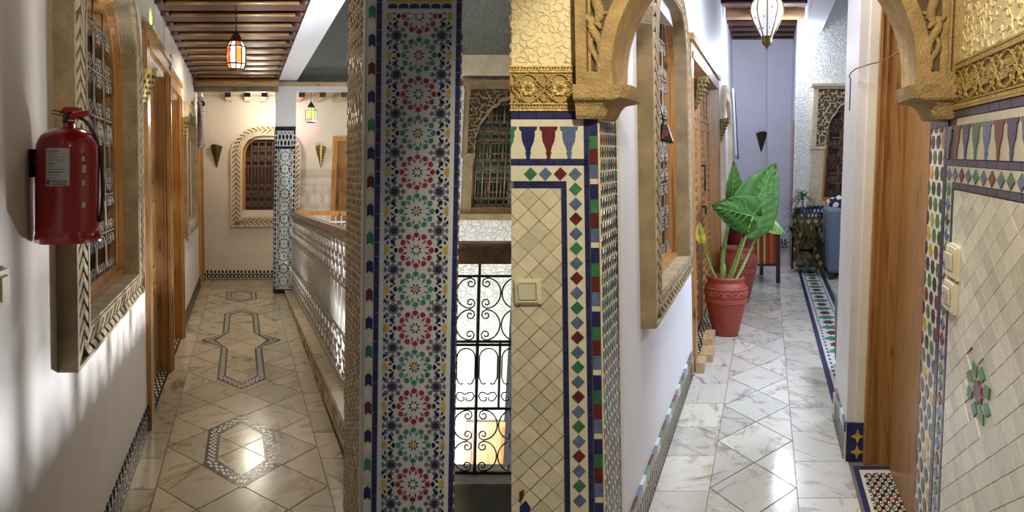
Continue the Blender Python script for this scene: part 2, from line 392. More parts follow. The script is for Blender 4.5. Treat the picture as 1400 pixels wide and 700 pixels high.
def stone_window(idx, pl, fr, a0, a1, b0, b1, ra, rb, ia, ib, label, nb, rows, wallm, hole, stone='stone', out=.065, glassm='dark', wood='wood', grm='grillem', braid=.05, fill=None):
    """carved, round-topped stone surround with a wooden frame and a scroll grille"""
    rt = tag(link('window_%d' % idx, None, None, fr(*pl((a0+a1)/2, b0, 0))), label, 'window', None, 'structure')
    def O(k, e=0): return outline(a0+ia*k+e, a1-ia*k-e, b0+ib*k+e, b1-ib*k-e, max(.02, ra-ia*k-e), max(.02, rb-ib*k-e))
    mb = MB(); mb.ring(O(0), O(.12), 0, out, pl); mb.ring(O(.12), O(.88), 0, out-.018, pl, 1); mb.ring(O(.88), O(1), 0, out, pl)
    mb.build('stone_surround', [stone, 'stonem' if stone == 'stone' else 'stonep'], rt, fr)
    P = O(.5); mb = MB()                                        # braid carved round the surround
    for i in range(len(P)):
        p, q = Vector(P[i]), Vector(P[(i+1) % len(P)]); ln = (q-p).length
        if ln < 1e-4: continue
        t = (q-p)/ln; nn = Vector((-t.y*ia, t.x*ib)) if abs(ia-ib) > .01 else Vector((-t.y, t.x))*ib
        if abs(ia-ib) > .01:
            L2 = sqrt((t.y*ia)**2+(t.x*ib)**2); wn = L2; nn = Vector((-t.y, t.x))*wn
        st = braid*(ia/ib)**.0 * (1 if abs(t.y) > abs(t.x) else max(1, ia/ib*.9))
        n = max(1, round(ln/st)); st = ln/n
        for j in range(n):
            c = p+t*(st*(j+.5))
            for sg in (-1, 1):
                k0, k1, k2 = nn*(.02*sg), nn*(.20*sg), nn*(.40*sg); wd = t*st*.33; sh = t*st*.45
                poly = [c-wd+k0, c+wd*.8+k0, c+wd*1.1+sh+k1, c+wd+sh*2.1+k2, c-wd+sh*2.1+k2, c-wd*.8+sh+k1]
                mb.prism([tuple(x) for x in poly], out-.018, out-.002, pl)
    mb.build('braid_carving', stone, rt, fr)
    MB().ring(O(1), O(1, .012), -.012, out-.004, pl).build('stone_reveal', stone, rt, fr)
    mb = MB(); mb.ring(O(1, .004), O(1, .035), -.085, -.008, pl); mb.ring(O(1, .035), O(1, .06), -.13, -.040, pl)
    wf = mb.build('window_frame', wood, rt, fr)
    x0, x1, y0, y1 = a0+ia+.045, a1-ia-.045, b0+ib+.045, b1-ib-.045
    grille('grille', pl, fr, rt, x0, x1, y0, y1, max(.03, ra-ia-.045), max(.03, rb-ib-.045), nb, rows, grm, .0055, -.055)
    MB().prism([(x0-.1,y0-.1),(x1+.1,y0-.1),(x1+.1,y1+.1),(x0-.1,y1+.1)], -.165, -.14, pl).build('pane', glassm, rt, fr)
    if fill:                                                    # plaster behind the round corners
        ha0, ha1, hb0, hb1 = hole
        Rr = outline(ha0-.005, ha1+.005, hb0-.005, hb1+.005, .004, .004)
        MB().ring(Rr, O(.9), -.06, -.001, pl).build('corner_infill', fill, rt, fr)
    return rt

def cone_sconce(loc, fr_dir, w, h, label, group='brass cone wall lamps', mat='brass'):
    """pierced half-cone lamp; fr_dir = unit world vector out of the wall"""
    o = thing('wall_sconce', loc, label, 'lamp', group)
    n = Vector(fr_dir).normalized(); t = Vector((0,0,1)).cross(n).normalized(); z = Vector((0,0,1)); c = Vector(loc)
    mb = MB(); k = 10; N = 5; vs = []; fs = []
    for i in range(N+1):
        f = i/N
        for j in range(k+1):
            a = pi*j/k; r = (w/2)*(.06+.94*f)
            zz = h*f + (h*.13*(1-abs(cos(a))) if i == N else 0)*-0 + (h*.10*(1-abs(cos(a)))**.7 if i == N else 0)
            vs.append(c + t*(r*cos(a)) + n*(r*1.1*sin(a)+.004) + z*zz)
    for i in range(N):
        for j in range(k): fs.append((i*(k+1)+j, i*(k+1)+j+1, (i+1)*(k+1)+j+1, (i+1)*(k+1)+j))
    mb.add(vs, fs, 0, True)
    mb.build('shade', mat, o)
    mb = MB()                                                  # raised filigree beads
    for i in range(1, 8):
        f = i/8
        for j in range(1, 8):
            a = pi*(j+.5*(i % 2))/8
            if a > pi*.95: continue
            r = (w/2)*(.06+.94*f); p = c + t*(r*cos(a)) + n*(r*1.1*sin(a)+.005) + z*(h*f)
            e = w*.05*(.5+f)
            mb.tube([p-z*e, p+z*e], [e*.7, e*.2], 4)
    mb.build('filigree', 'brassd', o)['kind'] = 'stuff'
    MB().add([c+t*(-w/2)+z*h, c+t*(w/2)+z*h, c+z*0, c+t*(-w/2)+z*h-n*.003, c+t*(w/2)+z*h-n*.003, c-n*.003], [(0,1,2),(3,5,4),(0,3,4,1),(1,4,5,2),(2,5,3,0)]).build('back_plate', 'brassd', o)
    return o

def lantern(loc, top, w, h, label, cols, en=6, k=10):
    o = thing('hanging_lantern', loc, label, 'lantern', 'coloured glass lanterns'); c = Vector(loc); r = w/2   # loc = bottom centre
    mb = MB(); prof = [(r*.72,0),(r*.95,h*.14),(r*.95,h*.58),(r*.6,h*.72),(r*.35,h*.86),(r*.12,h*.95),(.006,h)]
    for i in range(len(prof)-1):
        for q in range(k):
            for sgn in (0,):
                a = 2*pi*(q)/k
                p0 = c+Vector((prof[i][0]*cos(a), prof[i][0]*sin(a), prof[i][1])); p1 = c+Vector((prof[i+1][0]*cos(a), prof[i+1][0]*sin(a), prof[i+1][1]))
                mb.tube([p0, p1], .0045, 4)
    for rr, zz in prof[:5]:
        mb.tube([c+Vector((rr*cos(2*pi*q/k), rr*sin(2*pi*q/k), zz)) for q in range(k)], .006, 4, 0, True)
    for q in range(k):                                           # rounded shoulders of the panes
        a0 = 2*pi*q/k; a1 = 2*pi*(q+1)/k
        am = (a0+a1)/2
    mb.lathe([(r*.6,h*.72),(r*.35,h*.86),(r*.12,h*.95),(.004,h)], k, c)
    mb.build('metal_frame', 'brassd', o)
    rnd = random.Random(7+int(w*1000))
    for i in range(3):
        for q in range(k):
            a0 = 2*pi*(q+.08)/k; a1 = 2*pi*(q+.92)/k; f = .965
            (ra_, za), (rb_, zb) = prof[i], prof[i+1]
            zg = (zb-za)*.06
            pts = [c+Vector((ra_*f*cos(a0), ra_*f*sin(a0), za+zg)), c+Vector((ra_*f*cos(a1), ra_*f*sin(a1), za+zg)), c+Vector((rb_*f*cos(a1), rb_*f*sin(a1), zb-zg)), c+Vector((rb_*f*cos(a0), rb_*f*sin(a0), zb-zg))]
            col = cols[(q*3+i*2) % len(cols)]
            me = MB().add(pts, [(0,1,2,3)]).build('glass_pane', 'lp_'+col, o)
            if col != 'w': me['label'] = {'r':'red','y':'yellow','o':'orange','g':'green','b':'blue'}[col]+' glass pane'
    MB().lathe([(.001,0),(r*.72,0),(r*.74,-.006),(.001,-.012)], k, c).build('base_plate', 'brassd', o)
    n = int((top-c.z-h)/.028); mb = MB()
    for i in range(max(1, n)):
        z0 = c.z+h+.028*i
        mb.tube([(c.x+.007*cos(t)*(i % 2), c.y+.007*cos(t)*((i+1) % 2), z0+.016+.017*sin(t)) for t in [2*pi*j/8 for j in range(8)]], .0022, 4, 0, True)
    mb.build('chain', 'brassd', o)
    light('POINT', 'lantern_bulb', c+Vector((0,0,h*.35)), en, (1, .86, .62), .03)
    return o
for k_, c_ in dict(w=(1,.85,.68), r=(1,.10,.03), y=(1,.75,.12), o=(1,.35,.05), g=(.55,1,.2), b=(.35,.75,1)).items():
    M['lp_'+k_] = emit('lantern_glass_'+k_, c_, 3.2 if k_ == 'w' else 1.6)

def shield(cx, cy, R, ang, s=1.0):
    P = [(.70,0),(.78,.085),(.86,.125),(.95,.10),(1.0,.035),(1.0,-.035),(.95,-.10),(.86,-.125),(.78,-.085)]
    return [(cx+R*(x*cos(ang)-y*s*sin(ang)), cy+R*(x*sin(ang)+y*s*cos(ang))) for x, y in P]
def loz(cx, cy, R, ang, r0, rm, r1, w):
    P = [(r0,0),(rm,w),(r1,0),(rm,-w)]
    return [(cx+R*(x*cos(ang)-y*sin(ang)), cy+R*(x*sin(ang)+y*cos(ang))) for x, y in P]
def ngon(cx, cy, r, n, a=0, r2=None):
    return [(cx+(r if i % 2 == 0 or r2 is None else r2)*cos(a+2*pi*i/n), cy+(r if i % 2 == 0 or r2 is None else r2)*sin(a+2*pi*i/n)) for i in range(n)]
def rosette_small(cx, cy, R, col, white=False):
    o = []
    for k in range(12):
        o.append((loz(cx, cy, R, pi/12+pi*k/6, .50, .66, .82, .055), col))
    for k in range(8):
        o.append((loz(cx, cy, R, pi/8+pi*k/4, .15, .20, .33, .05), 'navyd'))
    o.append((ngon(cx, cy, R*.13, 8, pi/8), 'white' if white else 'yellow'))
    return o
def flower8(cx, cy, r):
    o = [(ngon(cx, cy, r*.60, 16, 0, r*.44), 'yellow'), (ngon(cx, cy, r*.56, 16, pi/16, r*.50), 'slate'), (ngon(cx, cy, r*.42, 16, 0, r*.30), 'yellow'), (ngon(cx, cy, r*.36, 8, pi/8), 'navy')]
    for k in range(8):
        a = pi*k/4; c = (cx+r*.82*cos(a), cy+r*.82*sin(a)); s = r*.18
        o.append(([(c[0]+s*1.42*cos(a+pi/2*j), c[1]+s*1.42*sin(a+pi/2*j)) for j in range(4)], 'slate'))
    return o
def rosette_field(parent, pl, fr, a0, a1, b0, b1, cell, phase, sa=1.0, big=True, colors=('teal','red'), base='white'):
    """column of 12-petal rosettes between half rosettes and eight-point flowers; cell = pitch"""
    MB().prism([(a0,b0),(a1,b0),(a1,b1),(a0,b1)], .0005, .004, pl).build('tile_ground', base, parent, fr)
    cols = ['navyd','navy','yellow','slate','teal','red','white','green','maroon']; mb = MB(); ac = (a0+a1)/2; Rr = cell*.455
    def put(poly, col, h):
        p = clip([(ac+(x-ac)*sa, y) for x, y in poly], a0, a1, b0, b1)
        if p and area(p) > 1e-7: mb.prism(p, .004, h, pl, cols.index(col))
    i0 = int((b0-phase)/cell)-1; i1 = int((b1-phase)/cell)+2; hw = (a1-a0)/2/sa
    for i in range(i0, i1):
        b = phase+cell*i; col = colors[i % 2]
        for k in range(12):
            P = [(ac+(x-ac)*sa, y) for x, y in shield(ac, b, Rr, pi*k/6, 1.35)]
            Q = clip(P, a0, a1, b0, b1)
            if not Q: continue
            if big and area(Q) > .98*area(P):
                ca = sum(x for x, y in P)/len(P); cb = sum(y for x, y in P)/len(P)
                piece('petal_tile', ('petal', parent.name, col, k), [(x-ca, y-cb) for x, y in P], ca, cb, pl, .0022, col, parent, fr, .004)
            else: mb.prism(Q, .004, .0062, pl, cols.index(col))
        for poly, c in rosette_small(ac, b, Rr, col, col == 'red'): put(poly, c, .006)
        for s in (-1, 1):
            ec = ac+s*hw
            for k in range(8):
                for P in ([(x, y) for x, y in shield(ec, b, cell*.34, pi*k/4, 1.6)],): put(P, 'navyd', .006)
                put(loz(ec, b, cell*.34, pi/8+pi*k/4, .42, .60, .8, .09), 'navyd', .0058)
            put(ngon(ec, b, cell*.12, 8, pi/8), 'yellow', .006)
            for qi, (poly, c) in enumerate(flower8(ac+s*cell*.575, b+cell/2, cell*.27)): put(poly, c, .0052+.0002*min(qi, 4))
            put(ngon(ac+s*cell*.54, b, cell*.018, 6), 'navyd', .006)
            for dy in (.14, .86): put(loz(ac+s*cell*.56, b+cell*dy, cell, pi/2, -.03, 0, .03, .04), 'navyd', .0058)
        put(ngon(ac, b+cell/2, cell*.018, 6), 'navyd', .006)
    o = mb.build('small_tile_mosaic', cols, parent, fr); o['kind'] = 'stuff'
def hexmosaic(parent, pl, fr, a0, a1, b0, b1, pa, pb, base='ivory', cols=('navyd',), seed=1, name='mosaic_strip', shape='hex'):
    mb = MB(); rr = random.Random(seed)
    mb.prism([(a0,b0),(a1,b0),(a1,b1),(a0,b1)], .0005, .003, pl, 0)
    ms = [base]+list(cols)+['yellow']
    na = int((a1-a0)/pa)+2; nb = int((b1-b0)/pb)+2
    for i in range(-1, na):
        for j in range(-1, nb):
            a = a0+pa*(i+.5*(j % 2)); b = b0+pb*(j+.5)
            w, h = pa*.36, pb*.42
            P = [(a-w*.5,b-h),(a+w*.5,b-h),(a+w,b),(a+w*.5,b+h),(a-w*.5,b+h),(a-w,b)] if shape == 'hex' else diam(w*2, h*2.2)
            if shape != 'hex': P = [(a+x, b+y) for x, y in P]
            P = clip(P, a0, a1, b0, b1)
            if P and area(P) > 1e-7: mb.prism(P, .003, .005, pl, 1+((i*2+j) % len(cols) if seed == 0 else rr.randrange(len(cols))))
    o = mb.build(name, ms, parent, fr); o['kind'] = 'stuff'; return o
def scrollwork(mb, pl, a0, a1, b0, b1, sa, r, h, seed=0, n=40, m=0):
    """relief of small leaf scrolls filling a rectangle"""
    rr = random.Random(seed); 
    for i in range(n):
        a = rr.uniform(a0, a1); b = rr.uniform(b0, b1); q = rr.uniform(.5, 1)*min(a1-a0, b1-b0)*.25; an = rr.uniform(0, 6.28); s = rr.choice((-1, 1))
        pts = [(a+sa*q*(.2+.8*t/7)*cos(an+s*t*.55), b+q*(.2+.8*t/7)*sin(an+s*t*.55)) for t in range(8)]
        pts = [p for p in pts if a0 <= p[0] <= a1 and b0 <= p[1] <= b1]
        if len(pts) > 2: tube2(mb, pts, r, pl, h, 4, m)
# ================================================================== LEFT GALLERY
def struct(mb, name, mats, fr, label=None, parent=None):
    o = mb.build(name, mats, parent, fr)
    if not parent: o['kind'] = 'structure'; o['label'] = label or name.replace('_', ' '); 
    return o
UW = -.567
hw1 = (2.40, 3.60, 1.0, 2.28); hd1 = (4.32, 5.50, 0, 2.22); hd2 = (5.68, 6.66, 0, 2.16); hw2 = (6.98, 8.24, .99, 2.05); hd3 = (9.62, 10.2, 0, 2.0)
mb = MB(); wallmesh(mb, .6, 10.4, -.05, 3.0, [hw1, hd1, hd2, hw2, hd3], -.26, 0, sideL(UW))
struct(mb, 'wall_left', 'wallL', L, 'plastered gallery wall with arched windows and wooden doors')
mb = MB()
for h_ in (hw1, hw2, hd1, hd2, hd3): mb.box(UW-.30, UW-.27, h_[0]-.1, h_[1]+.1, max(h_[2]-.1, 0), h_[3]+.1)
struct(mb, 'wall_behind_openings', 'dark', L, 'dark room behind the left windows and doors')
mb = MB(); wallmesh(mb, -.86, 1.62, -.05, 2.66, [(-.03, .70, .98, 1.98), (1.30, 1.62, 0, 1.95)], -.2, 0, front(10.3))
struct(mb, 'wall_end', 'wallE', L, 'cream end wall of the gallery with arched window')
struct(MB().box(1.55, 1.7, 6.0, 10.3, -3, 2.54), 'wall_court_side', 'crackle', L, 'white crackled side wall of the court')
mb = MB(); wallmesh(mb, 1.5, 2.27, -3, 2.33, [(1.88, 2.27, 1.17, 2.18), (1.975, 2.27, -2.4, -.56)], -.2, 0, front(6.0))
struct(mb, 'wall_court_opposite', 'crackle', L, 'white crackled wall across the court')
struct(MB().box(1.5, 2.215, 6.0, 6.2, 2.33, 4.2), 'wall_court_opposite_upper', 'crackle_shade', L, 'white crackled upper wall across the court, shade put into its colour')
struct(MB().box(1.5, 2.225, 5.80, 6.0, 2.29, 2.44), 'trim_1', 'stonel', L, 'plain ledge above the carved court window')
struct(MB().box(.003, .03, 2.42, 6.2, -3, 4.2), 'wall_party', 'crackle', Wd, 'thin white wall closing the court on the right')
struct(MB().box(.66, 1.62, 9.2, 9.4, 2.62, 4.2), 'wall_court_far_upper', 'crackle_shade', L, 'white crackled wall above the far gallery, shade put into its colour')
struct(MB().box(.66, 1.62, 9.14, 9.4, 2.54, 2.62), 'trim_2', 'soffit', L, 'white lintel edge of the far gallery')
struct(MB().box(.66, 1.62, 9.3, 9.4, -3, -.06), 'wall_court_far_lower', 'crackle', L, 'white lower court wall')
struct(MB().box(.80, .86, 2.9, 9.3, -3, -.35), 'wall_court_near_lower', 'wallE', L, 'lower court wall under the gallery')
struct(MB().box(.6, 3.4, 2.9, 9.4, -3.1, -3), 'floor_court', 'marbleR', L, 'court floor one storey below')
struct(MB().box(.45, .675, 1.0, 9.2, 2.655, 2.95), 'trim_3', 'soffit', L, 'smooth grey white lintel over the columns')

# ---- ceiling of beams
ce = struct(MB().box(UW-.1, .46, 1.0, 9.1, 2.80, 2.86), 'ceiling', 'woodd', L, 'ceiling of dark red beams over the left gallery')
ds = [1.6+.37*i for i in range(20)]
first = None
for i, d in enumerate(ds):
    if first is None:
        mb = MB(); mb.box(UW+.005, .435, d, d+.22, 2.645, 2.80)
        for u in (UW+.03, .415): mb.box(u-.028, u+.028, d-.03, d+.0, 2.665, 2.80); mb.tube([(u-.03, d-.01, 2.665), (u+.03, d-.01, 2.665)], .028, 8)
        first = mb.build('beam', 'woodd', ce, L)
        pole = MB().tube([(UW+.07, d-.006, 2.650), (.38, d-.006, 2.650)], .014, 8).build('pole', 'woodg', ce, L)
        src = (first, pole, L(0, d, 0))
    else:
        for s_ in src[:2]:
            o = s_.copy(); C.objects.link(o); WL[o.name] = WL[s_.name]+L(0, d, 0)-src[2]; o.location = WL[o.name]-WL[ce.name]
MB().tube([(UW+.02, 8.85, 2.60), (.44, 8.85, 2.60)], .048, 10).build('log', 'woodg', ce, L)
MB().box(UW, .44, 8.95, 9.05, 2.50, 2.60).build('end_beam', 'curbd', ce, L)
ce2 = struct(MB().box(UW, 1.56, 9.05, 10.3, 2.585, 2.63), 'ceiling_far', 'boards', L, 'pale boarded ceiling of the far gallery')
for u in (-.17, .075, .29, .76, 1.02, 1.29, 1.5):
    MB().box(u-.035, u+.035, 9.42, 10.295, 2.50, 2.585).build('joist', 'boards', ce2, L)
    MB().box(u-.038, u+.038, 10.0, 10.05, 2.49, 2.57).build('joist_end', 'woodd', ce2, L) if False else None
    MB().box(u-.038, u+.038, 9.40, 9.42, 2.48, 2.58).build('joist_end', 'woodd', ce2, L)

# ---- floor
fl = struct(MB().box(-.75, .56, 1.55, 10.3, -.06, 0), 'floor', 'grout', L, 'warm marble floor with black mosaic medallions')
MB().box(.56, 1.56, 9.2, 10.3, -.06, 0).build('far_landing', 'marbleL', fl, L)
g = .0035
cu, hu, hd_ = .005, .2125, .25
def shrink(P, g):
    c = (sum(x for x, y in P)/len(P), sum(y for x, y in P)/len(P)); out = []
    for x, y in P:
        dx, dy = x-c[0], y-c[1]; l = sqrt(dx*dx+dy*dy); out.append((c[0]+dx*(1-g*1.5/l), c[1]+dy*(1-g*1.5/l)))
    return out
FP = flat(0)
for j in range(-9, 26):
    for i in (-2, -1, 0, 1, 2):
        if (i+j) % 2: continue
        ca, cb = cu+hu*i, 4.25+hd_*j
        if i in (-1, 0, 1) and cb-hd_ >= 1.95 and cb+hd_ < 10.28:
            piece('floor_tile', 'Lrh', shrink(diam(hu*2, hd_*2), g), ca, cb, FP, .005, 'marbleL', fl, L)
        else:
            P = clip([(ca+x, cb+y) for x, y in diam(hu*2, hd_*2)], cu-2*hu, cu+2*hu, 1.9, 10.28)
            if P and area(P) > .002:
                c = (sum(x for x, y in P)/len(P), sum(y for x, y in P)/len(P))
                piece('floor_tile', ('Lh', i, round(c[1]-cb, 2), round(area(P), 3)), shrink([(x-c[0], y-c[1]) for x, y in P], g), c[0], c[1], FP, .005, 'marbleL', fl, L)
for k in range(23):
    d0 = 1.95+.378*k-.0
    if d0+.3 > 10.3: break
    d1 = min(d0+.378, 10.28); p = d1-d0
    piece('floor_tile', ('Ll', round(p, 2)), rect(.142-.004, p-.006), (UW+(cu-2*hu))/2, (d0+d1)/2, FP, .005, 'marbleL', fl, L)
    piece('floor_tile', ('Lr', round(p, 2)), rect(.127-.004, p-.006), (.56+(cu+2*hu))/2, (d0+d1)/2, FP, .005, 'marbleL', fl, L)
def medallion(P, Q):
    mb = MB(); mb.ring(P, Q, .004, .0065, lambda a, b, h: (a, b, h)); m = mb.build('mosaic_medallion', 'navyd', fl, L)
    mb = MB()
    for i in range(len(P)):
        p0, p1, q0, q1 = [Vector(x) for x in (P[i], P[(i+1) % len(P)], Q[i], Q[(i+1) % len(P)])]
        n = max(3, round(((p1-p0).length+(q1-q0).length)/2/.052))
        for k in range(n):
            t = (k+.5)/n
            for s_, off in ((.32, 0), (.68, 0), (.5, .5)):
                tt = t+off/n
                if tt > 1: continue
                a = p0.lerp(p1, tt).lerp(q0.lerp(q1, tt), s_)
                e = (p1-p0).normalized()*.0155; f = (q0.lerp(q1, tt)-p0.lerp(p1, tt))*.125
                mb.prism([tuple(a-e), tuple(a-f), tuple(a+e), tuple(a+f)], .0065, .0078, lambda a, b, h: (a, b, h))
    c = mb.build('mosaic_chips', 'ivory', m, L); c['kind'] = 'stuff'
def hexa(c, hw, hl, hs): return [(.0, c+hl), (hw, c+hs), (hw*1.02, c-hs), (0, c-hl), (-hw*1.02, c-hs), (-hw, c+hs)]
medallion(hexa(4.0, .198, .53, .265), hexa(4.0, .125, .385, .19))
medallion(hexa(8.95, .19, .47, .235), hexa(8.95, .12, .31, .16))
def crossm(w, t, s, n, pt, c=6.55): return [(0,c+t),(w,c+s),(w,c+n),(pt,c),(w,c-n),(w,c-s),(0,c-t),(-w,c-s),(-w,c-n),(-pt,c),(-w,c+n),(-w,c+s)]
medallion(crossm(.185, 1.50, 1.24, .25, .375), crossm(.118, 1.34, 1.15, .33, .235))

# ---- skirting of the left gallery
def skirting(name, pl, fr, a0, a1, h, p, label, kind=0):
    o = MB().prism([(a0,0),(a1,0),(a1,h*.72),(a0,h*.72)], 0, .010, pl).build(name, 'ivory', None, fr)
    tag(o, label, None, None, 'structure'); mb = MB(); n = int((a1-a0)/p)
    for i in range(n):
        a = a0+p*i
        mb.prism([(a+p*.1,h*.72),(a+p*.6,h*.72),(a+p*.6,h),(a+p*.1,h)], 0, .012, pl, 0)
        mb.prism([(a+p*.15,h*.20),(a+p*.55,h*.20),(a+p*.55,h*.64),(a+p*.15,h*.64)], .010, .013, pl, 0)
        mb.prism([(a+p*.65,h*.12),(a+p*.95,h*.12),(a+p*.95,h*.30),(a+p*.65,h*.30)], .010, .013, pl, 0)
        mb.prism([(a+p*.65,h*.45),(a+p*.95,h*.45),(a+p*.95,h*.72),(a+p*.65,h*.72)], .010, .013, pl, 0)
    mb.prism([(a0,0),(a1,0),(a1,h*.07),(a0,h*.07)], .010, .014, pl, 0)
    c = mb.build('dark_skirting_tiles', 'navyd', o, fr); c['kind'] = 'stuff'; return o
skirting('baseboard_left', sideL(UW), L, 1.9, 4.3, .155, .075, 'black and cream stepped tile skirting under the near arched window')
skirting('baseboard_left', sideL(UW), L, 6.76, 9.58, .15, .085, 'black and cream stepped tile skirting beyond the second door')
skirting('baseboard_end', front(10.3), L, UW, 1.28, .135, .055, 'black and cream tile skirting across the end wall')

# ---- windows of the left gallery
stone_window(1, sideL(UW), L, 2.22, 3.78, .895, 2.40, .55, .45, .19, .10, 'large arched window with braided stone surround behind the fire extinguisher', 5, [.0, .16, .30, .58, .74, .9], 'wallL', hw1, fill='wallL')
stone_window(2, sideL(UW), L, 6.78, 8.44, .89, 2.22, .55, .42, .18, .10, 'narrow looking arched stone window beyond the two wooden doors', 5, [0, .3, .6, .9], 'wallL', hw2, fill='wallL', braid=.08)
stone_window(3, front(10.3), L, -.15, .93-.10, .755, 2.17, .42, .40, .15, .13, 'arched window with braided cream surround on the end wall', 6, [0, .26, .74, .98], 'wallE', (-.03,.70,.98,1.98), stone='stonel', glassm='shut', wood='woodo', fill='wallE', out=.06, braid=.07)

# ---- doors on the left
def door(idx, d0, d1, zt, label, handle, mat='wood'):
    rt = tag(link('door_%d' % idx, None, None, L(UW, (d0+d1)/2, 0)), label, 'door', None, 'structure')
    mb = MB()
    mb.box(UW-.05, UW+.028, d1-.03, d1+.09, 0, zt-.12); mb.box(UW-.04, UW+.04, d1+.03, d1+.06, 0, zt-.13); mb.box(UW-.012, UW-.002, d1-.042, d1-.03, 0, zt-.12); mb.box(UW+.008, UW+.018, d1-.04, d1-.03, 0, zt-.12)
    mb.box(UW-.005, UW+.028, d0-.11, d0+.02, .0, zt-.12); mb.box(UW-.16, UW-.006, d0-.03, d0+.02, 0, zt-.12)
    mb.build('door_post', mat, rt, L)
    MB().box(UW-.16, UW-.045, d1-.04, d1+.09, 0, zt-.1).build('door_jamb', 'woodk' if idx == 1 else 'wood', rt, L)
    mb = MB(); mb.box(UW-.16, UW+.028, d0-.11, d1+.09, zt-.12, zt-.005); mb.box(UW-.03, UW+.042, d0-.12, d1+.10, zt-.03, zt+.01); mb.box(UW-.12, UW+.036, d0-.06, d1+.06, zt-.125, zt-.085)
    mb.build('door_head', mat, rt, L)
    lf = MB().box(UW-.12, UW-.085, d0, d1-.03, .01, zt-.12).build('door_leaf', mat, rt, L)
    mb = MB(); w = d1-.03-d0
    for a0, a1 in ((.08, .46), (.54, .92)):
        for z0, z1 in ((.12, .7), (.78, 1.3), (1.38, zt-.25)):
            A = outline(d0+w*a0, d0+w*a1, z0, z1, .02, .02, 2); B = outline(d0+w*a0+.05, d0+w*a1-.05, z0+.04, z1-.04, .02, .02, 2)
            mb.ring(A, B, 0, .012, sideL(UW-.085)); mb.prism([(d0+w*a0+.09, z0+.07), (d0+w*a1-.09, z0+.07), (d0+w*a1-.09, z1-.07), (d0+w*a0+.09, z1-.07)], 0, .010, sideL(UW-.085))
    mb.build('leaf_moulding', mat, lf, L)
    if handle:
        mb = MB(); a = d1-.14; mb.box(UW-.085, UW-.078, a-.03, a+.03, 1.0, 1.22); mb.tube([(UW-.08, a, 1.15), (UW-.045, a, 1.15), (UW-.042, a-.12, 1.14)], .008, 6)
        mb.build('handle', 'brassd', lf, L)
    return rt
door(1, 4.36, 5.52, 2.37, 'first wooden door on the left wall, nearest the big window', False)
door(2, 5.70, 6.62, 2.31, 'second wooden door on the left wall, with a metal handle', True, 'woodo')
door(3, 9.64, 10.14, 2.15, 'last wooden door frame at the far end of the left wall', False, 'woodo')
for d0, d1, s_ in ((4.36, 5.50, 'nearest the viewer'), (5.72, 6.60, 'under the second door')):
    o = struct(MB().box(UW-.12, UW+.0, d0, d1, 0, .006), 'threshold', 'navyd', L, 'black and white mosaic door threshold '+s_)
    hexmosaic(o, flat(.006), L, UW-.09, UW-.01, d0+.02, d1-.02, .028, .07, 'navyd', ('ivory',), 3, 'threshold_mosaic', 'd')
rt = tag(link('door_4', None, None, L(1.42, 10.3, 0)), 'wooden door at the far end of the end wall behind the railing', 'door', None, 'structure')
MB().ring([(1.27,0),(1.6,0),(1.6,2.02),(1.27,2.02)], [(1.34,0),(1.6,0),(1.6,1.95),(1.34,1.95)], -.05, .03, front(10.3)).build('door_frame', 'woodo', rt, L)
lf = MB().box(1.34, 1.6, 10.33, 10.37, 0, 1.95).build('door_leaf', 'wood', rt, L)
mb = MB()
for z0, z1 in ((.15, .8), (.95, 1.8)): mb.ring(outline(1.39, 1.62, z0, z1, .01, .01, 1), outline(1.42, 1.60, z0+.03, z1-.03, .01, .01, 1), 0, .012, front(10.33))
mb.build('leaf_moulding', 'wood', lf, L)

# ---- big tiled pillar
D0, D1, P0, P1 = 2.40, 2.81, .408, .716
pr = thing('tiled_pillar', L(.56, 2.6, -.2), 'large square pillar near the viewer covered in rosette zellige tiles', 'pillar')
MB().box(P0, P1, D0, D1, -.2, 2.66).build('pillar_core', 'groutl', pr, L)
pf = front(D0)
px = lambda x: (x-330)*.0024
mb = MB(); mb.prism([(P0,-.2),(P1,-.2),(P1,2.66),(P0,2.66)], 0, .004, pf); mb.build('tile_backing', 'white', pr, L)
zt, zb = 1.5+.237*2.4+.08, 1.5-.463*2.4-.12
n = 0; cc = ['navy', 'white', 'maroon', 'white', 'navy', 'white', 'teal', 'white']
b = zb; pitch = .0463
w1 = (px(501.5), px(511)); w2 = (px(512), px(519.5)); w3 = (px(619.5), px(626.5))
while b < zt:                                                   # chevron column and navy strips
    w = w1[1]-w1[0]; ca = sum(w1)/2
    ch = [(-w/2,-pitch*.5+.001),(0,-pitch*.5+.009),(w/2,-pitch*.5+.001),(w/2,pitch*.5-.010),(0,pitch*.5-.001),(-w/2,pitch*.5-.010)]
    cn = ['navy', 'maroon', 'navy', 'teal'][(n//2) % 4] if n % 2 == 0 else 'ivory'
    piece('chevron_tile', ('chev', cn), ch, ca, b, pf, .003, cn, pr, L, .004)
    for ww, nm in ((w2, 'a'), (w3, 'b')):
        if n % 1 == 0: piece('navy_tile', ('nv', nm), rect(ww[1]-ww[0]-.001, pitch-.002), sum(ww)/2, b+.01, pf, .003, 'navy', pr, L, .004)
    b += pitch; n += 1
rosette_field(pr, front(D0-.004), L, px(526), px(613), zb, 1.5+.227*2.4-.02, .1275, 1.5+(237-76)*.0024-.1275*12, 1.0)
mb = MB(); z0 = 1.5+.228*2.4                                     # yellow arches over navy band at the top
mb.prism([(px(525),z0-.012),(px(613),z0-.012),(px(613),z0+.2),(px(525),z0+.2)], .005, .007, pf, 0)
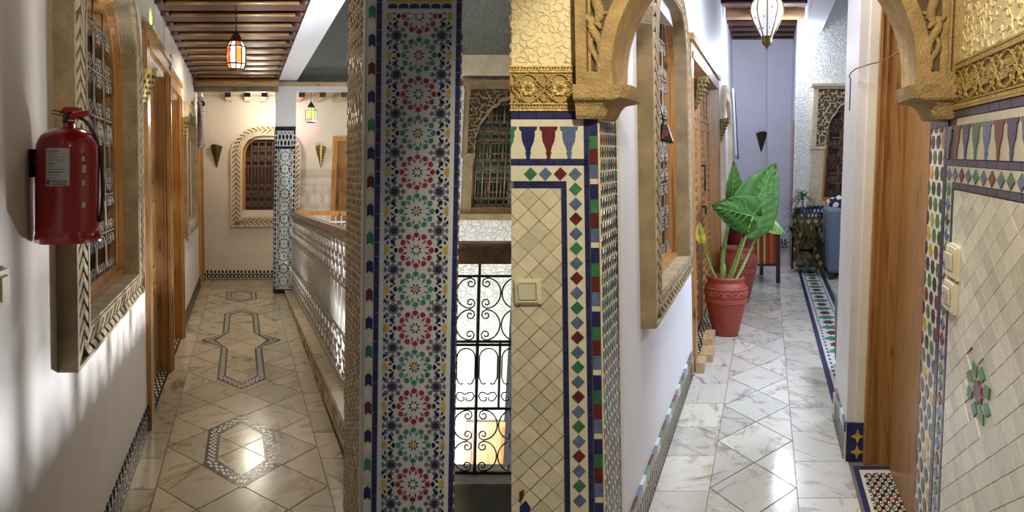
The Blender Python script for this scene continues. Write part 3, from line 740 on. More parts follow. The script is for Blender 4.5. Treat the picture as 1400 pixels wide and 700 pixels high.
for i in range(6):
    a = px(525)+.0348*(i+.5)+.003
    mb.prism([(a-.016,z0-.008),(a+.016,z0-.008),(a+.015,z0+.003),(a+.006,z0+.008),(a-.006,z0+.008),(a-.015,z0+.003)], .007, .009, pf, 1)
    mb.prism([(a-.0165,z0+.007),(a-.008,z0+.014),(a+.008,z0+.014),(a+.0165,z0+.007),(a+.0165,z0+.035),(a-.0165,z0+.035)], .007, .009, pf, 2)
mb.build('frieze_tiles', ['white', 'navy', 'yellow'], pr, L)
mb = MB()                                                       # little dark tiles down the right edge
for i in range(46): mb.prism([(px(626.8),zb+.037*i),(px(628),zb+.037*i),(px(628),zb+.037*i+.024),(px(626.8),zb+.037*i+.024)], .004, .007, pf)
mb.build('edge_tiles', 'maroon', pr, L)
hexmosaic(pr, sideR(P0), L, D0+.06, D1, -.2, 2.66, .05, .026, 'stonel', ('brown', 'stone', 'maroon', 'stone'), 5, 'side_mosaic')
MB().box(P0-.006, P0, D0, D0+.05, -.2, 2.66).build('corner_strip', 'groutl', pr, L)

# ---- far column
fc = thing('tiled_column', L(.53, 9.2, -.1), 'slender square column with rosette tiles at the far end of the railing', 'pillar')
u0, u1, d0 = .415, .668, 9.1
MB().box(u0, u1, d0, 9.35, 2.08, 2.66).build('painted_shaft', 'soffit', fc, L)
MB().box(u0, u1, d0, 9.35, -.1, 2.08).build('column_core', 'white', fc, L)
mb = MB()
for b in [(.0+.06*i) for i in range(34)]:
    for a in (u0+.004, u1-.024): mb.prism([(a,b),(a+.02,b),(a+.02,b+.045),(a,b+.045)], .001, .006, front(d0))
    mb.prism([(d0+.02,b),(d0+.23,b),(d0+.23,b+.04),(d0+.02,b+.04)], .001, .004, sideR(u0))
mb.prism([(u0,2.03),(u1,2.03),(u1,2.08),(u0,2.08)], .001, .008, front(d0)); mb.prism([(u0,0),(u1,0),(u1,.06),(u0,.06)], .001, .008, front(d0))
o = mb.build('edge_tiles', 'navyd', fc, L)
rosette_field(fc, front(d0-.004), L, u0+.035, u1-.035, .08, 1.80, .155, .16, 1.0, big=False, colors=('teal', 'navyd'))
hexmosaic(fc, front(d0-.003), L, u0+.035, u1-.035, 1.84, 2.01, .045, .075, 'white', ('navyd',), 2, 'frieze_mosaic')
MB().box(u0+.02, u1-.02, d0-.008, d0, 1.805, 1.835).build('dark_band', 'navyd', fc, L)

# ---- balustrade along the gallery
def LR(u, d, z): return L(u, d, z-.03*(d-4.5))
cb = struct(MB().box(.565, .80, 2.83, 9.06, -.4, .165), 'trim_4', 'grout', LR, 'marble kerb under the side railing')
for k in range(12):
    MB().box(.553, .80, 2.83+.52*k, min(2.83+.52*k+.515, 9.06), .165, .19).build('kerb_slab', 'curb', cb, LR)
hexmosaic(cb, sideR(.564), LR, 2.83, 9.06, .02, .16, .05, .05, 'stoned', ('brown', 'stonel'), 6, 'kerb_mosaic')
rl = thing('balustrade', LR(.65, 6, .19), 'long wrought iron balustrade with wooden handrail along the left gallery floor', 'railing')
mb = MB(); mb.prism([(-.04,0),(.04,0),(.045,.015),(.035,.045),(0,.052),(-.035,.045),(-.045,.015)], 0, 1, lambda a, b, h: (.65+a, 2.82+h*6.28, 1.115+b)); mb.build('handrail', 'woodr', rl, LR)
mb = MB(); SR = sideR(.65)
for z, t in ((1.085, .012), (.80, .008), (.50, .008), (.225, .012)): MB().box(.65-t, .65+t, 2.83, 9.08, z-t, z+t).build('rail_bar', 'irong', rl, LR)
p = .195; src = None; src2 = None
for k in range(32):
    a = 2.86+p*k
    if src is None:
        mb = MB()
        for z0, z1 in ((.81, 1.08), (.235, .495)):
            h = (z1-z0)/2
            for j in range(2):
                for s_ in (-1, 1): tube2(mb, cscroll(a+p/2, z0+h*(j+.5), p*.46, h*.95, s_, 6), .0046, SR, 0, 4)
        for q in (.17, .5, .83): tube2(mb, [(a+p*q, .50), (a+p*q, .80)], .008, SR, 0, 4)
        src = mb.build('scroll_panel', 'irong', rl, LR); ref = LR(.65, a, 0)
        src2 = MB().box(.641, .659, a-.009, a+.009, .19, 1.12).build('baluster', 'irong', rl, LR)
    else:
        for s_ in (src, src2):
            o = s_.copy(); C.objects.link(o); WL[o.name] = WL[s_.name]+LR(.65, a, 0)-ref; o.location = WL[o.name]-WL[rl.name]

# ---- railing across, right of the big pillar
fr_ = front(3.0); pz = lambda y: 1.5+(237-y)*.003; pu = lambda x: (x-330)*.003
r2 = thing('court_railing', L(.9, 3.0, .27), 'black scroll iron railing with wooden handrail, right of the big tiled pillar', 'railing')
mb = MB(); mb.box(.75, 1.13, 2.95, 3.05, pz(359), pz(341)); mb.tube([(.75, 3.0, pz(341)), (1.13, 3.0, pz(341))], .035, 8); mb.build('handrail', 'woodr', r2, L)
mb = MB()
for y in (377.5, 467, 471.5, 558.5, 646): MB().box(.72, 1.14, 2.994, 3.006, pz(y)-.0045, pz(y)+.0045).build('rail_bar', 'iron', r2, L)
for k in range(9):
    x = 627+31.5*k-31.5
    if x > 700: break
    full = (k % 2 == 0) if False else abs((x-658.5) % 63) < 1 or abs((x-658.5) % 63) > 62
    w = .0055 if full else .004
    z0, z1 = (.27, pz(377)) if full else (pz(558), pz(467))
    MB().box(pu(x)-w, pu(x)+w, 2.995, 3.005, z0, z1).build('baluster', 'iron', r2, L)
MB().box(pu(658.5)-.004, pu(658.5)+.004, 2.99, 3.0, .27, pz(359)).build('post', 'iron', r2, L)
for r0, r1 in ((379, 466), (560, 645)):
    h = (r1-r0)*.003/2
    for j in range(2):
        zc = pz(r1)+h*(j+.5)
        for xc in (595.5, 658.5, 721.5):
            for s_ in (-1, 1):
                P = cscroll(pu(xc)+s_*.008, zc, .084, h*.99, s_, 14); P = [q for q in P if q[0] < 1.135 and q[0] > .72]
                if len(P) > 6:
                    mb = MB(); tube2(mb, P, .0032, fr_, 0, 5); mb.build('scroll', 'iron', r2, L)
for x in (611.5, 643, 674.5, 706):                              # loops of the middle row
    zt_, zb_ = pz(475), pz(528); a = pu(x); w = .038
    P = [(a-.012+.009*cos(t), zb_+.008+.009*sin(t)) for t in [0, -1, -2.2, -3.1]][::1]
    Q = [(a-.010, zb_+.014), (a-.016, zb_+.008), (a-.026, zb_+.010), (a-w, zb_+.035), (a-w, zt_-.05)] + [(a+w*cos(pi-pi*i/8), zt_-.04+.036*sin(pi*i/8)) for i in range(9)] + [(a+w, zt_-.05), (a+w, zb_+.035), (a+.026, zb_+.010), (a+.016, zb_+.008), (a+.010, zb_+.014)]
    Q = [q for q in Q if q[0] < 1.135]
    mb = MB(); tube2(mb, Q, .003, fr_, 0, 5)
    zc = pz(548)
    P = [(a-.012, zc+.012), (a-.005, zc+.014), (a-.004, zc+.004), (a-.016, zc-.002), (a-.03, zc+.004), (a-w, zc+.02), (a-.03, zc+.034), (a-.016, zc+.034), (a, zc+.026), (a+.016, zc+.034), (a+.03, zc+.034), (a+w, zc+.02), (a+.03, zc+.004), (a+.016, zc-.002), (a+.004, zc+.004), (a+.005, zc+.014)]
    P = [q for q in P if q[0] < 1.135]
    tube2(mb, P, .003, fr_, 0, 5); mb.build('loop', 'iron', r2, L)
kb = struct(MB().box(.72, 1.145, 2.90, 3.1, .147, .268), 'trim_5', 'curbd', L, 'dark grey stone kerb under the black railing')
o = struct(MB().box(.72, 1.155, 2.91, 3.1, -.3, .147), 'trim_6', 'navyd', L, 'navy tile dado with brown arches below the kerb')
mb = MB()
for i in range(8):
    a = .745+.052*i
    if a+.02 < 1.15: mb.prism([(a-.018,-.2),(a+.018,-.2),(a+.018,.10),(a+.008,.112),(a,.125),(a-.008,.112),(a-.018,.10)], 0, .004, front(2.91))
mb.build('arch_tiles', 'brown', o, L)

# ---- far railing
r3 = thing('far_railing', L(1.1, 9.35, 0), 'white iron railing with thin wooden handrail in front of the end wall', 'railing')
MB().box(.67, 1.55, 9.31, 9.38, .965, 1.02).build('handrail', 'woodo', r3, L)
mb = MB(); ff = front(9.35)
for z in (.88, .60, .30, .05): MB().box(.67, 1.55, 9.34, 9.36, z-.01, z+.01).build('rail_bar', 'soffit', r3, L)
for i in range(12): mb.box(.70+.075*i-.006, .70+.075*i+.006, 9.344, 9.356, 0, .96)
for i in range(6):
    for z in (.74, .17):
        for s_ in (-1, 1): tube2(mb, cscroll(.775+.15*i, z, .065, .22, s_, 5), .006, ff, 0, 4)
mb.build('rail_panel', 'soffit', r3, L)
struct(MB().box(.67, 1.55, 9.25, 9.4, -.06, .0), 'trim_7', 'curb', L, 'kerb under the far railing')

# ---- ornate windows
def ornate(idx, pl, fr, a0, am, b_sill, b_spring, b_top, w_pil, label, stone='stonel', wood='wood', thick=.05, cut=None, glassm='glassg', fill='glassd', rise=None):
    """rectangular carved surround; left jamb at a0, centre line am; mirrored unless cut"""
    rt = tag(link('window_%d' % idx, None, None, fr(*pl(am, b_sill, 0))), label, 'window', None, 'structure')
    a1 = 2*am-a0; ai = a0+w_pil; lim = cut if cut is not None else a1
    def clipa(P): return clip(P, -99, lim, -99, 99)
    mb = MB()
    def pz_(P, h0, h1, m=0, M_=mb):
        P = clipa(P)
        if P and area(P) > 1e-6: M_.prism(P, h0, h1, pl, m)
    for s_ in (1, -1):
        X = (lambda a: a) if s_ == 1 else (lambda a: 2*am-a)
        pz_([(X(a0+.012),b_sill),(X(ai),b_sill),(X(ai),b_spring-.03),(X(a0+.012),b_spring-.03)], 0, thick*.6)
        pz_([(X(a0-.004),b_spring-.03),(X(ai+.01),b_spring-.03),(X(ai+.01),b_spring+.005),(X(a0-.004),b_spring+.005)], 0, thick)
        pz_([(X(a0),b_spring),(X(a0+w_pil*.35),b_spring),(X(a0+w_pil*.35),b_top),(X(a0),b_top)], 0, thick)
    pz_([(a0-.03,b_top),(a1+.03,b_top),(a1+.03,b_top+.035),(a0-.03,b_top+.035)], 0, thick*1.9)
    pz_([(a0-.005,b_top-.03),(a1,b_top-.03),(a1,b_top),(a0-.005,b_top)], 0, thick*1.2)
    pz_([(a0-.01,b_sill-.05),(a1+.01,b_sill-.05),(a1+.01,b_sill),(a0-.01,b_sill)], 0, thick*1.1)
    mb.build('stone_surround', stone, rt, fr)
    rise = rise or (b_top-.07-b_spring)
    def curve(a):                                                # lobed arch
        t = max(0, min(1, (a-ai)/(am-ai))); y = b_spring + rise*(1-(1-t)**2)**.5*(.92) + rise*.10*t**6
        return y + .045*rise*abs(sin(t*pi*4.5))
    mb = MB(); n = 26; mr = MB()
    for i in range(n):
        for s_ in (1, -1):
            x0, x1 = ai-.0+(am-ai)*i/n, ai+(am-ai)*(i+1)/n
            if s_ < 0: P = [(2*am-x0,curve(x0)),(2*am-x1,curve(x1)),(2*am-x1,b_top-.03),(2*am-x0,b_top-.03)]
            else: P = [(x0,curve(x0)),(x1,curve(x1)),(x1,b_top-.03),(x0,b_top-.03)]
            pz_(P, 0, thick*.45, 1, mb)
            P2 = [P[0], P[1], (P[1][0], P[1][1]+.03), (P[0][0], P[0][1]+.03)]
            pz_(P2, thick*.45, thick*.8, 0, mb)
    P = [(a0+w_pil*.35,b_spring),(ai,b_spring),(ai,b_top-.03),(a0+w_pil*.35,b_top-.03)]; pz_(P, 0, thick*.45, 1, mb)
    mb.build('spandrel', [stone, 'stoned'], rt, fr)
    mb = MB(); rr = random.Random(idx)                            # pierced leaf tracery
    a = a0+w_pil*.35; 
    step = (am-a0)/13
    for i in range(24):
        for j in range(24):
            x = a+step*(i+.5*(j % 2)); y = b_spring+step*.8*j+.01
            if x > min(am*2-a0, lim)-.01: continue
            xx = x if x < am else 2*am-x
            if y > b_top-.045 or (xx > ai and y < curve(xx)+.035): continue
            an = rr.choice((0, 1.57, 3.14, 4.71))+rr.uniform(-.3, .3); s_ = rr.choice((-1, 1)); q = step*.62
            pts = [(x+q*(.25+.75*t/6)*cos(an+s_*t*.6), y+q*(.25+.75*t/6)*sin(an+s_*t*.6)) for t in range(7)]
            pts = [p for p in pts if p[0] < lim-.003]
            if len(pts) > 3: mb.tube([pl(p[0], p[1], thick*.62) for p in pts], [step*.06+step*.15*sin(pi*t/6) for t in range(len(pts))], 4)
    mb.build('leaf_tracery', stone, rt, fr)
    mb = MB(); top = b_top-.05
    pz_([(ai-.02,b_sill),(ai+.035,b_sill),(ai+.035,top),(ai-.02,top)], -.08, -.03, 0, mb)
    pz_([(ai,b_sill-.001),(a1-w_pil,b_sill-.001),(a1-w_pil,b_sill+.05),(ai,b_sill+.05)], -.09, -.01, 0, mb)
    pz_([(am+.02,b_sill),(am+.06,b_sill),(am+.06,top),(am+.02,top)], -.09, -.03, 0, mb)
    wf = mb.build('window_frame', wood, rt, fr)
    mb = MB(); W_ = am-ai-.035; x0 = ai+.04                        # star lattice
    hh = (curve(am)-b_sill-.06); k = 3; c = W_*.5
    for j in range(k):
        cy = b_sill+.06+hh*(j+.5)/k
        for e in range(8):
            p0 = (x0+c+W_*.40*cos(pi/4*e+pi/8), cy+hh/k*.36*sin(pi/4*e+pi/8)); p1 = (x0+c+W_*.40*cos(pi/4*(e+3)+pi/8), cy+hh/k*.36*sin(pi/4*(e+3)+pi/8))
            if e % 2 == 0: tube2(mb, [p0, p1], .009, pl, -.055, 4)
        for s_ in (-1, 1): tube2(mb, [(x0+c+s_*W_*.2, cy+hh/k*.3), (x0+c-s_*W_*.2, cy+hh/k*.7)], .009, pl, -.055, 4)
    mb.build('star_lattice', wood, rt, fr)
    grille('grille', pl, fr, rt, x0, min(am+W_, lim-.01), b_sill+.05, curve(am)-.01, .05, .12, 5, [0, .33, .66, .98], 'ironb', .005, -.02)
    mb = MB(); pz_([(ai-.05,b_sill-.02),(a1,b_sill-.02),(a1,b_top-.02),(ai-.05,b_top-.02)], -.13, -.11, 0, mb); mb.build('pane', glassm, rt, fr)
    return rt
ornate(4, front(6.0), L, 1.80, 2.27, 1.17, 1.66, 2.22, .085, 'carved stone window with green glass lattice across the court', cut=2.24, stone='stone')
rt = tag(link('door_5', None, None, L(2.08, 6.0, -2.4)), 'bright orange wooden door on the floor below, seen through the black railing', 'door', None, 'structure')
MB().ring([(1.94,-2.4),(2.27,-2.4),(2.27,-.53),(1.94,-.53)], [(1.985,-2.4),(2.269,-2.4),(2.269,-.575),(1.985,-.575)], -.05, .03, front(6.0)).build('door_frame', 'woodo', rt, L)
MB().box(1.985, 2.275, 6.03, 6.06, -2.4, -.575).build('door_leaf', 'woodo', rt, L)

# ---- fire extinguisher
cx = L(-.475, 2.0, 1.318); e = thing('fire_extinguisher', cx, 'red fire extinguisher with white label hanging on the left wall', 'fire extinguisher')
r = .0775
prof = [(.001,.010),(r*.5,.002),(r*.8,.0),(r*.96,.014),(r,.03),(r,.235),(r*.97,.262),(r*.84,.285),(r*.6,.300),(r*.34,.307),(.020,.309),(.018,.318),(.001,.318)]
MB().lathe(prof, 40, cx).build('cylinder', 'extred', e)
mb = MB(); mb.lathe([(r*.97,.034),(r*1.0,.012),(r*1.01,-.004),(r*.93,-.006),(r*.90,.012)], 40, cx, 0, lambda a, z: 1 + (.06*sin(6*a) if z < .02 else 0)); mb.build('foot_ring', 'extred', e)
a = -pi/2+.02
mb = MB().lathe([(r+.0012,.150),(r+.0012,.283-.033)], 10, cx, 0, None, -pi/2-.15, -pi/2+.58); mb.build('label', 'paper', e)
mb = MB(); rr = random.Random(3)
for i in range(11):
    z = .240-.0075*i-(.002 if i > 3 else 0); a0 = -pi/2-.10; a1 = a0+rr.choice((.25, .35, .52, .58)); hh = .0012 if i not in (0, 4, 7) else .0022
    mb.lathe([(r+.0019,z),(r+.0019,z+hh)], 5, cx, 0, None, a0, a1)
for i in range(3): mb.lathe([(r+.0019,.152+.005*i),(r+.0019,.1545+.005*i)], 4, cx, 0, None, -pi/2+.05, -pi/2+.5)
mb.lathe([(r+.0019,.153),(r+.0019,.166)], 3, cx, 0, None, -pi/2-.12, -pi/2-.02)
mb.build('label_print', 'ink', e)
mb = MB()
for z0, z1, w in ((.215,.228,.09),(.185,.205,.14),(.15,.165,.08),(.09,.105,.12)): mb.lathe([(r+.0012,z0),(r+.0012,z1)], 3, cx, 0, None, -.62, -.62+w)
mb.build('side_print', 'paper', e)['kind'] = 'stuff'
mb = MB(); t = cx+Vector((0,0,.318))
mb.lathe([(.016,0),(.016,.012),(.011,.016),(.011,.030),(.001,.030)], 12, t); mb.build('valve', 'black', e)
mb = MB(); mb.prism([(-.012,.024),(.055,.036),(.062,.028),(.06,.024),(.02,.012),(-.012,.014)], -.008, .008, lambda a, b, h: (t.x+a, t.y+h, t.z+b)); mb.prism([(-.014,.030),(.0,.045),(.03,.045),(.040,.042),(.03,.034),(-.012,.026)], -.009, .009, lambda a, b, h: (t.x+a-.006, t.y+h, t.z+b)); mb.build('lever', 'extred', e)
mb = MB(); mb.tube([t+Vector((-.012,-.012,.022)), t+Vector((-.035,-.02,.026)), t+Vector((-.03,-.02,.036)), t+Vector((-.01,-.012,.03))], .0018, 5); mb.tube([t+Vector((.012,0,.02)), t+Vector((.032,-.004,.016)), t+Vector((.05,.0,.005)), t+Vector((.066,.01,-.03)), t+Vector((.078,.02,-.08)), t+Vector((.083,.02,-.2)), t+Vector((.081,.01,-.27))], .0048, 6); mb.build('hose', 'black', e)
mb = MB(); mb.lathe([(.001,0),(.009,0),(.009,.006),(.001,.006)], 12, t+Vector((.016,-.012,.004))); mb.build('gauge', 'chrome', e)
wb = L(UW, 1.97, 1.52)
bk = tag(MB().box(wb.x+.0015, wb.x+.014, wb.y-.02, wb.y+.02, wb.z-.03, wb.z+.045).add([(wb.x+.012, wb.y-.01, wb.z+.03), (wb.x+.03, wb.y, wb.z+.028), (wb.x+.03, wb.y, wb.z+.018), (wb.x+.012, wb.y-.01, wb.z)], [(0,1,2,3)]).build('wall_bracket', 'brassd', e), 'dark metal wall bracket')

for u_, d_, z_, fr_2, s_ in ((UW, 4.76, 2.42, L, 'above the first wooden door'), (UW, 5.95, 2.42, L, 'above the second wooden door'), (-.55, 5.75, 2.42, R, 'above the carved double door')):
    w_ = thing('wall_plate', fr_2(u_, d_, z_), 'tiny grey plate on the wall '+s_, 'plate')
    MB().box(u_+.001, u_+.012, d_-.04, d_+.04, z_-.04, z_+.04).build('cover', 'sofag', w_, fr_2); MB().box(u_+.012, u_+.015, d_-.025, d_+.025, z_-.025, z_+.025).build('grid', 'chrome', w_, fr_2)
w_ = thing('light_switch', L(UW, 1.70, 1.23), 'white switch cut by the left edge, below the fire extinguisher', 'switch')
MB().box(UW, UW+.012, 1.655, 1.74, 1.19, 1.275).build('plate', 'plasticw', w_, L); MB().box(UW+.012, UW+.018, 1.67, 1.725, 1.205, 1.26).build('rocker', 'plasticw', w_, L)
# ---- sconces, lanterns, camera, textile
cone_sconce(L(UW, 1.86, 2.02), (1,0,0), .10, .24, 'dark pierced metal cone at the top left corner, above the fire extinguisher', mat='brassd')
cone_sconce(L(UW, 4.10, 1.83), (1,0,0), .17, .24, 'pierced brass cone lamp between the big left window and first door')
cone_sconce(L(UW, 6.72, 1.70), (1,0,0), .16, .30, 'brass cone lamp between the second left door and the far stone window')
cone_sconce(L(UW, 8.95, 1.70), (1,0,0), .14, .24, 'small brass cone lamp under the striped maroon textile')
cone_sconce(L(-.345, 10.3, 1.58), (0,-1,0), .16, .30, 'dark brass cone lamp on the end wall, left of the arched window', mat='brassd')
cone_sconce(L(1.12, 10.3, 1.57), (0,-1,0), .15, .30, 'brass cone lamp on the end wall, right of the far column')
l1 = L(-.035, 5.1, 2.225); lantern(l1, 2.72+l1.z-2.225-.0, .135, .27, 'glowing coloured glass lantern hanging from the beamed ceiling of the left gallery', ['w','w','o','w','r','w','y','w'], 8)
l2 = L(.90, 9.6, 2.17); lantern(l2, l2.z+.41, .155, .27, 'small blue and yellow glass lantern hanging by the far column', ['w','b','y','w','g','b','w','y'], 8)
light('SPOT', 'green_glass_glow', L(-.05, 5.0, 2.35), 60, (.45, 1, .12), .02, target=L(UW, 4.7, 2.45), spot=22, blend=.8)
light('SPOT', 'pink_glass_glow', L(.90, 9.72, 2.28), 16, (1, .18, .42), .02, target=L(.78, 10.3, 2.22), spot=60, blend=1)
c0 = L(-.50, 9.2, 2.42); cc_ = thing('security_camera', c0, 'small white security camera under the ceiling above the striped textile', 'camera')
MB().box(c0.x-.03, c0.x+.02, c0.y-.03, c0.y+.03, c0.z, c0.z+.12).build('mount', 'plasticw', cc_)
MB().tube([c0+Vector((0,0,.02)), c0+Vector((.08,-.14,-.05))], .035, 10).build('housing', 'plasticw', cc_)
MB().tube([c0+Vector((.078,-.138,-.049)), c0+Vector((.095,-.165,-.06))], .032, 10).build('lens', 'black', cc_)
mt, n_, b_ = nt('maroon_stripe_cloth'); v_ = coords(n_, (1,1,1), False); wv = n_.nodes.new('ShaderNodeTexWave'); wv.inputs['Scale'].default_value = 14; wv.inputs['Distortion'].default_value = 3; wv.bands_direction = 'Z'
n_.links.new(v_, wv.inputs[0]); n_.links.new(ramp(n_, wv.outputs['Fac'], [(.45, (.11,.012,.03)), (.55, (.6,.52,.5))]), b_.inputs[0]); b_.inputs['Roughness'].default_value = .9
vs = []; fs = []; N = 12
for i in range(N+1):
    for j in range(9):
        z = 2.36-.52*i/N; d = 8.55+.62*j/8; vs.append((UW+.075+.03*sin(j*1.7+i*.25)+.02*(i/N), d, z-.06*sin(j*.9)*(i/N)))
for i in range(N):
    for j in range(8): a = i*9+j; fs.append((a, a+1, a+10, a+9))
cl = MB().add(vs, fs, 0, True).build('hanging_textile', mt, None, L, L(UW+.03, 8.86, 2.36)); sd = cl.modifiers.new('t', 'SOLIDIFY'); sd.thickness = .004
tag(cl, 'maroon and white striped textile hanging at the far end of the left wall', 'textile')
# ================================================================== RIGHT GALLERY
UR = -.53; DN = 2.28
hw4 = (3.18, 4.35, .88, 2.22); hd6 = (5.02, 7.62, 0, 2.16)
mb = MB(); wallmesh(mb, 2.62, 12.0, -.05, 3.5, [hw4, hd6], -.14, 0, sideL(UR))
struct(mb, 'wall_left', 'wallR', R, 'white wall along the left of the right gallery')
struct(MB().box(UR-.05, UR+.0005, 2.535, 2.62, -.05, 3.5), 'trim_8', 'cream', R, 'cream painted edge beside the mosaic jamb')
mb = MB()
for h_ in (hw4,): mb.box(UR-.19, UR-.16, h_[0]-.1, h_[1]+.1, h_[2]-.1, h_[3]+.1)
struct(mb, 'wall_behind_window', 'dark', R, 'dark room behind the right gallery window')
mb = MB(); mb.box(-.6, -.005, 11.6, 11.7, 0, 3.5); mb.box(-.005, .5, 11.52, 11.6, 0, 3.5)
struct(mb, 'wall_end', 'lilac', R, 'lilac end wall with a step in its plane')
struct(MB().box(.36, .40, 9.46, 11.55, 0, 3.5), 'wall_return', 'lilac', R, 'lilac return wall at the far right')
mb = MB(); wallmesh(mb, .345, 3.0, 0, 4.2, [(.725, 1.72, .87, 2.26)], -.1, 0, front(9.40))
struct(mb, 'wall_salon', 'crackle', R, 'white crackled salon wall')
struct(MB().box(2.6, 2.7, 3.2, 9.5, 0, 4.2), 'wall_salon_side', 'wallR', R, 'side wall of the salon')
struct(MB().box(1.0, 2.7, 3.5, 3.6, 0, 4.2), 'wall_salon_near', 'wallR', R, 'near wall of the salon')
struct(MB().box(.42, .62, 4.3, 9.4, 3.05, 3.5), 'trim_9', 'soffit', R, 'pale soffit over the salon opening')
struct(MB().box(.60, 2.7, 3.5, 9.5, 4.0, 4.1), 'ceiling_salon', 'soffit', R, 'salon ceiling')
ce = struct(MB().box(-.62, .45, 2.6, 11.6, 3.42, 3.5), 'ceiling_right', 'woodd', R, 'ceiling of dark red beams over the right gallery')
src = None
for i in range(20):
    d = 2.9+.45*i
    if 9.0 < d < 9.8: continue
    if src is None:
        mb = MB(); mb.box(-.52, .43, d, d+.2, 3.28, 3.42); src = mb.build('beam', 'woodd', ce, R)
        s2 = MB().tube([(-.47, d-.0, 3.30), (.40, d-.0, 3.30)], .018, 8).build('pole', 'woodd', ce, R); ref = R(0, d, 0)
    else:
        for s_ in (src, s2):
            o = s_.copy(); C.objects.link(o); WL[o.name] = WL[s_.name]+Rf(0, d, 0)-ref; o.location = WL[o.name]-WL[ce.name]
MB().tube([(-.50, 9.3, 3.26), (.41, 9.3, 3.26)], .075, 12).build('log', 'woodg', ce, R)

# ---- floor
fl = struct(MB().box(-.62, 2.6, 1.6, 11.6, -.06, 0), 'floor_right', 'grout', Rf, 'white and grey marble floor of the right gallery')
FP = flat(0); xa, xb, xc = -.256, .131, .392; UL = -.516
for k in range(26):
    d0 = 2.1+.3755*k; d1 = min(d0+.3755, 11.5)
    if d1-d0 < .1: break
    p = round(d1-d0, 3)
    piece('floor_tile', ('Rl', p), rect(xa-UL-.004, p-.005), (xa+UL)/2, (d0+d1)/2, FP, .005, 'marbleR', fl, Rf)
    d0 += .31-.3755; d1 = d0+p
    piece('floor_tile', ('Rr', p), rect(xc-xb-.004, p-.005), (xb+xc)/2, (d0+d1)/2, FP, .005, 'marbleR', fl, Rf)
hu, hd_ = (xb-xa)/2, .266; cu = (xa+xb)/2
for j in range(-2, 34):
    for i in (-1, 0, 1):
        if (i+j) % 2: continue
        ca, cb_ = cu+hu*i, 3.257+hd_*j
        if cb_-hd_ < 1.8 or cb_+hd_ > 11.5: continue
        if i == 0: piece('floor_tile', 'Rrh', shrink(diam(hu*2, hd_*2), .0035), ca, cb_, FP, .005, 'marbleR', fl, Rf)
        else:
            P = shrink([(0,-hd_),(0,hd_),(-i*hu,0)], .0035)
            c = (-i*hu/3, 0); piece('floor_tile', ('Rt', i), [(x-c[0], y-c[1]) for x, y in P], ca+c[0], cb_, FP, .005, 'marbleR', fl, Rf)
for i in range(5):                                              # salon floor
    for k in range(13):
        d0 = 4.35+.40*k
        if d0+.4 > 9.45: break
        u0_ = .71+.37*i; piece('floor_tile', 'Rs', rect(.366, .395), u0_+.185, d0+.2, FP, .005, 'marbleR', fl, Rf)
for u_, nm in ((.405, 'a'), (.672, 'b')):
    for k in range(27):
        d0 = 4.2+.19*k
        if d0 > 9.3: break
        piece('blue_border_tile', ('bb', nm), rect(.036 if nm == 'a' else .04, .186), u_, d0+.095, FP, .0055, 'navy', fl, Rf)
MB().box(.425, .650, 4.2, 9.3, .0, .004).build('mosaic_runner', 'white', fl, Rf)
for k in range(27):                                             # stars of the runner
    d = 4.35+.1875*2*(k/2)
    if d > 9.3: break
    col = 'maroon' if k % 2 else 'teal'
    w, h = (.055, .115) if k % 2 else (.085, .115)
    S8 = [(w*(1 if i % 2 == 0 else .68)*cos(pi/8+pi*i/8+.0)*1.0, h*.72*(1 if i % 2 == 0 else .68)*sin(pi/8+pi*i/8)) for i in range(16)]
    piece('star_tile', ('st', col), S8, .5375, d+.02, FP, .0062, col, fl, Rf)
mb = MB()
for k in range(56):
    d = 4.25+.09375*k
    if d > 9.25: break
    for u_ in (.452, .5375, .623):
        if u_ == .5375 and k % 2 == 0: continue
        mb.prism(clip([(u_+x, d+y) for x, y in diam(.02, .05)], .425, .65, 4.2, 9.3), .004, .0062, FP)
o = mb.build('runner_chips', 'navyd', fl, Rf); o['kind'] = 'stuff'

# ---- skirting with a row of coloured squares
def skirtR(name, pl, fr, a0, a1, h, p, label, s=0):
    o = tag(MB().prism([(a0,0),(a1,0),(a1,h*.72),(a0,h*.72)], 0, .010, pl).build(name, 'yellow' if False else 'stonel', None, fr), label, None, None, 'structure')
    n = int((a1-a0)/p); cs = ['green','maroon','blue','white','teal','maroon','slate','white']
    mb = MB()
    for i in range(n):
        c = cs[(i+s) % len(cs)]
        piece('colour_tile', ('sk', name, c, round(p, 3)), rect(p-.006, h*.26), a0+p*(i+.5), h*.86, pl, .013, c, o, fr)
        for j in range(2):
            a = a0+p*(i+.5*j)
            mb.prism([(a+p*.04,h*.10),(a+p*.22,h*.10),(a+p*.34,h*.36),(a+p*.22,h*.66),(a+p*.04,h*.66),(a+p*.16,h*.36)], .010, .0125, pl)
    mb.prism([(a0,0),(a1,0),(a1,h*.07),(a0,h*.07)], .010, .0135, pl)
    c = mb.build('dark_skirting_tiles', 'navyd', o, fr); c['kind'] = 'stuff'; return o
skirtR('baseboard_left', sideL(UR), R, 2.62, 4.92, .175, .098, 'tile skirting with a row of coloured squares along the white left wall')
skirting('baseboard_end', front(11.52), R, -.005, .36, .13, .06, 'black and cream tile skirting on the lilac end wall')
skirtR('baseboard_pier', sideR(.43), R, 3.56, 4.15, .19, .10, 'coloured tile skirting along the side of the white pier', 2)
o = tag(MB().box(.43, .525, 3.538, 3.55, 0, .19).build('baseboard_pier_front', 'navy', None, R), 'navy tile skirting with yellow stars on the front of the pier', None, None, 'structure')
for a, b in ((.49, .125), (.49, .05)): piece('star_tile', 'ystar', ngon(0, 0, .036, 8, pi/2, .014), a, b, front(3.538), .003, 'yellow', o, R)

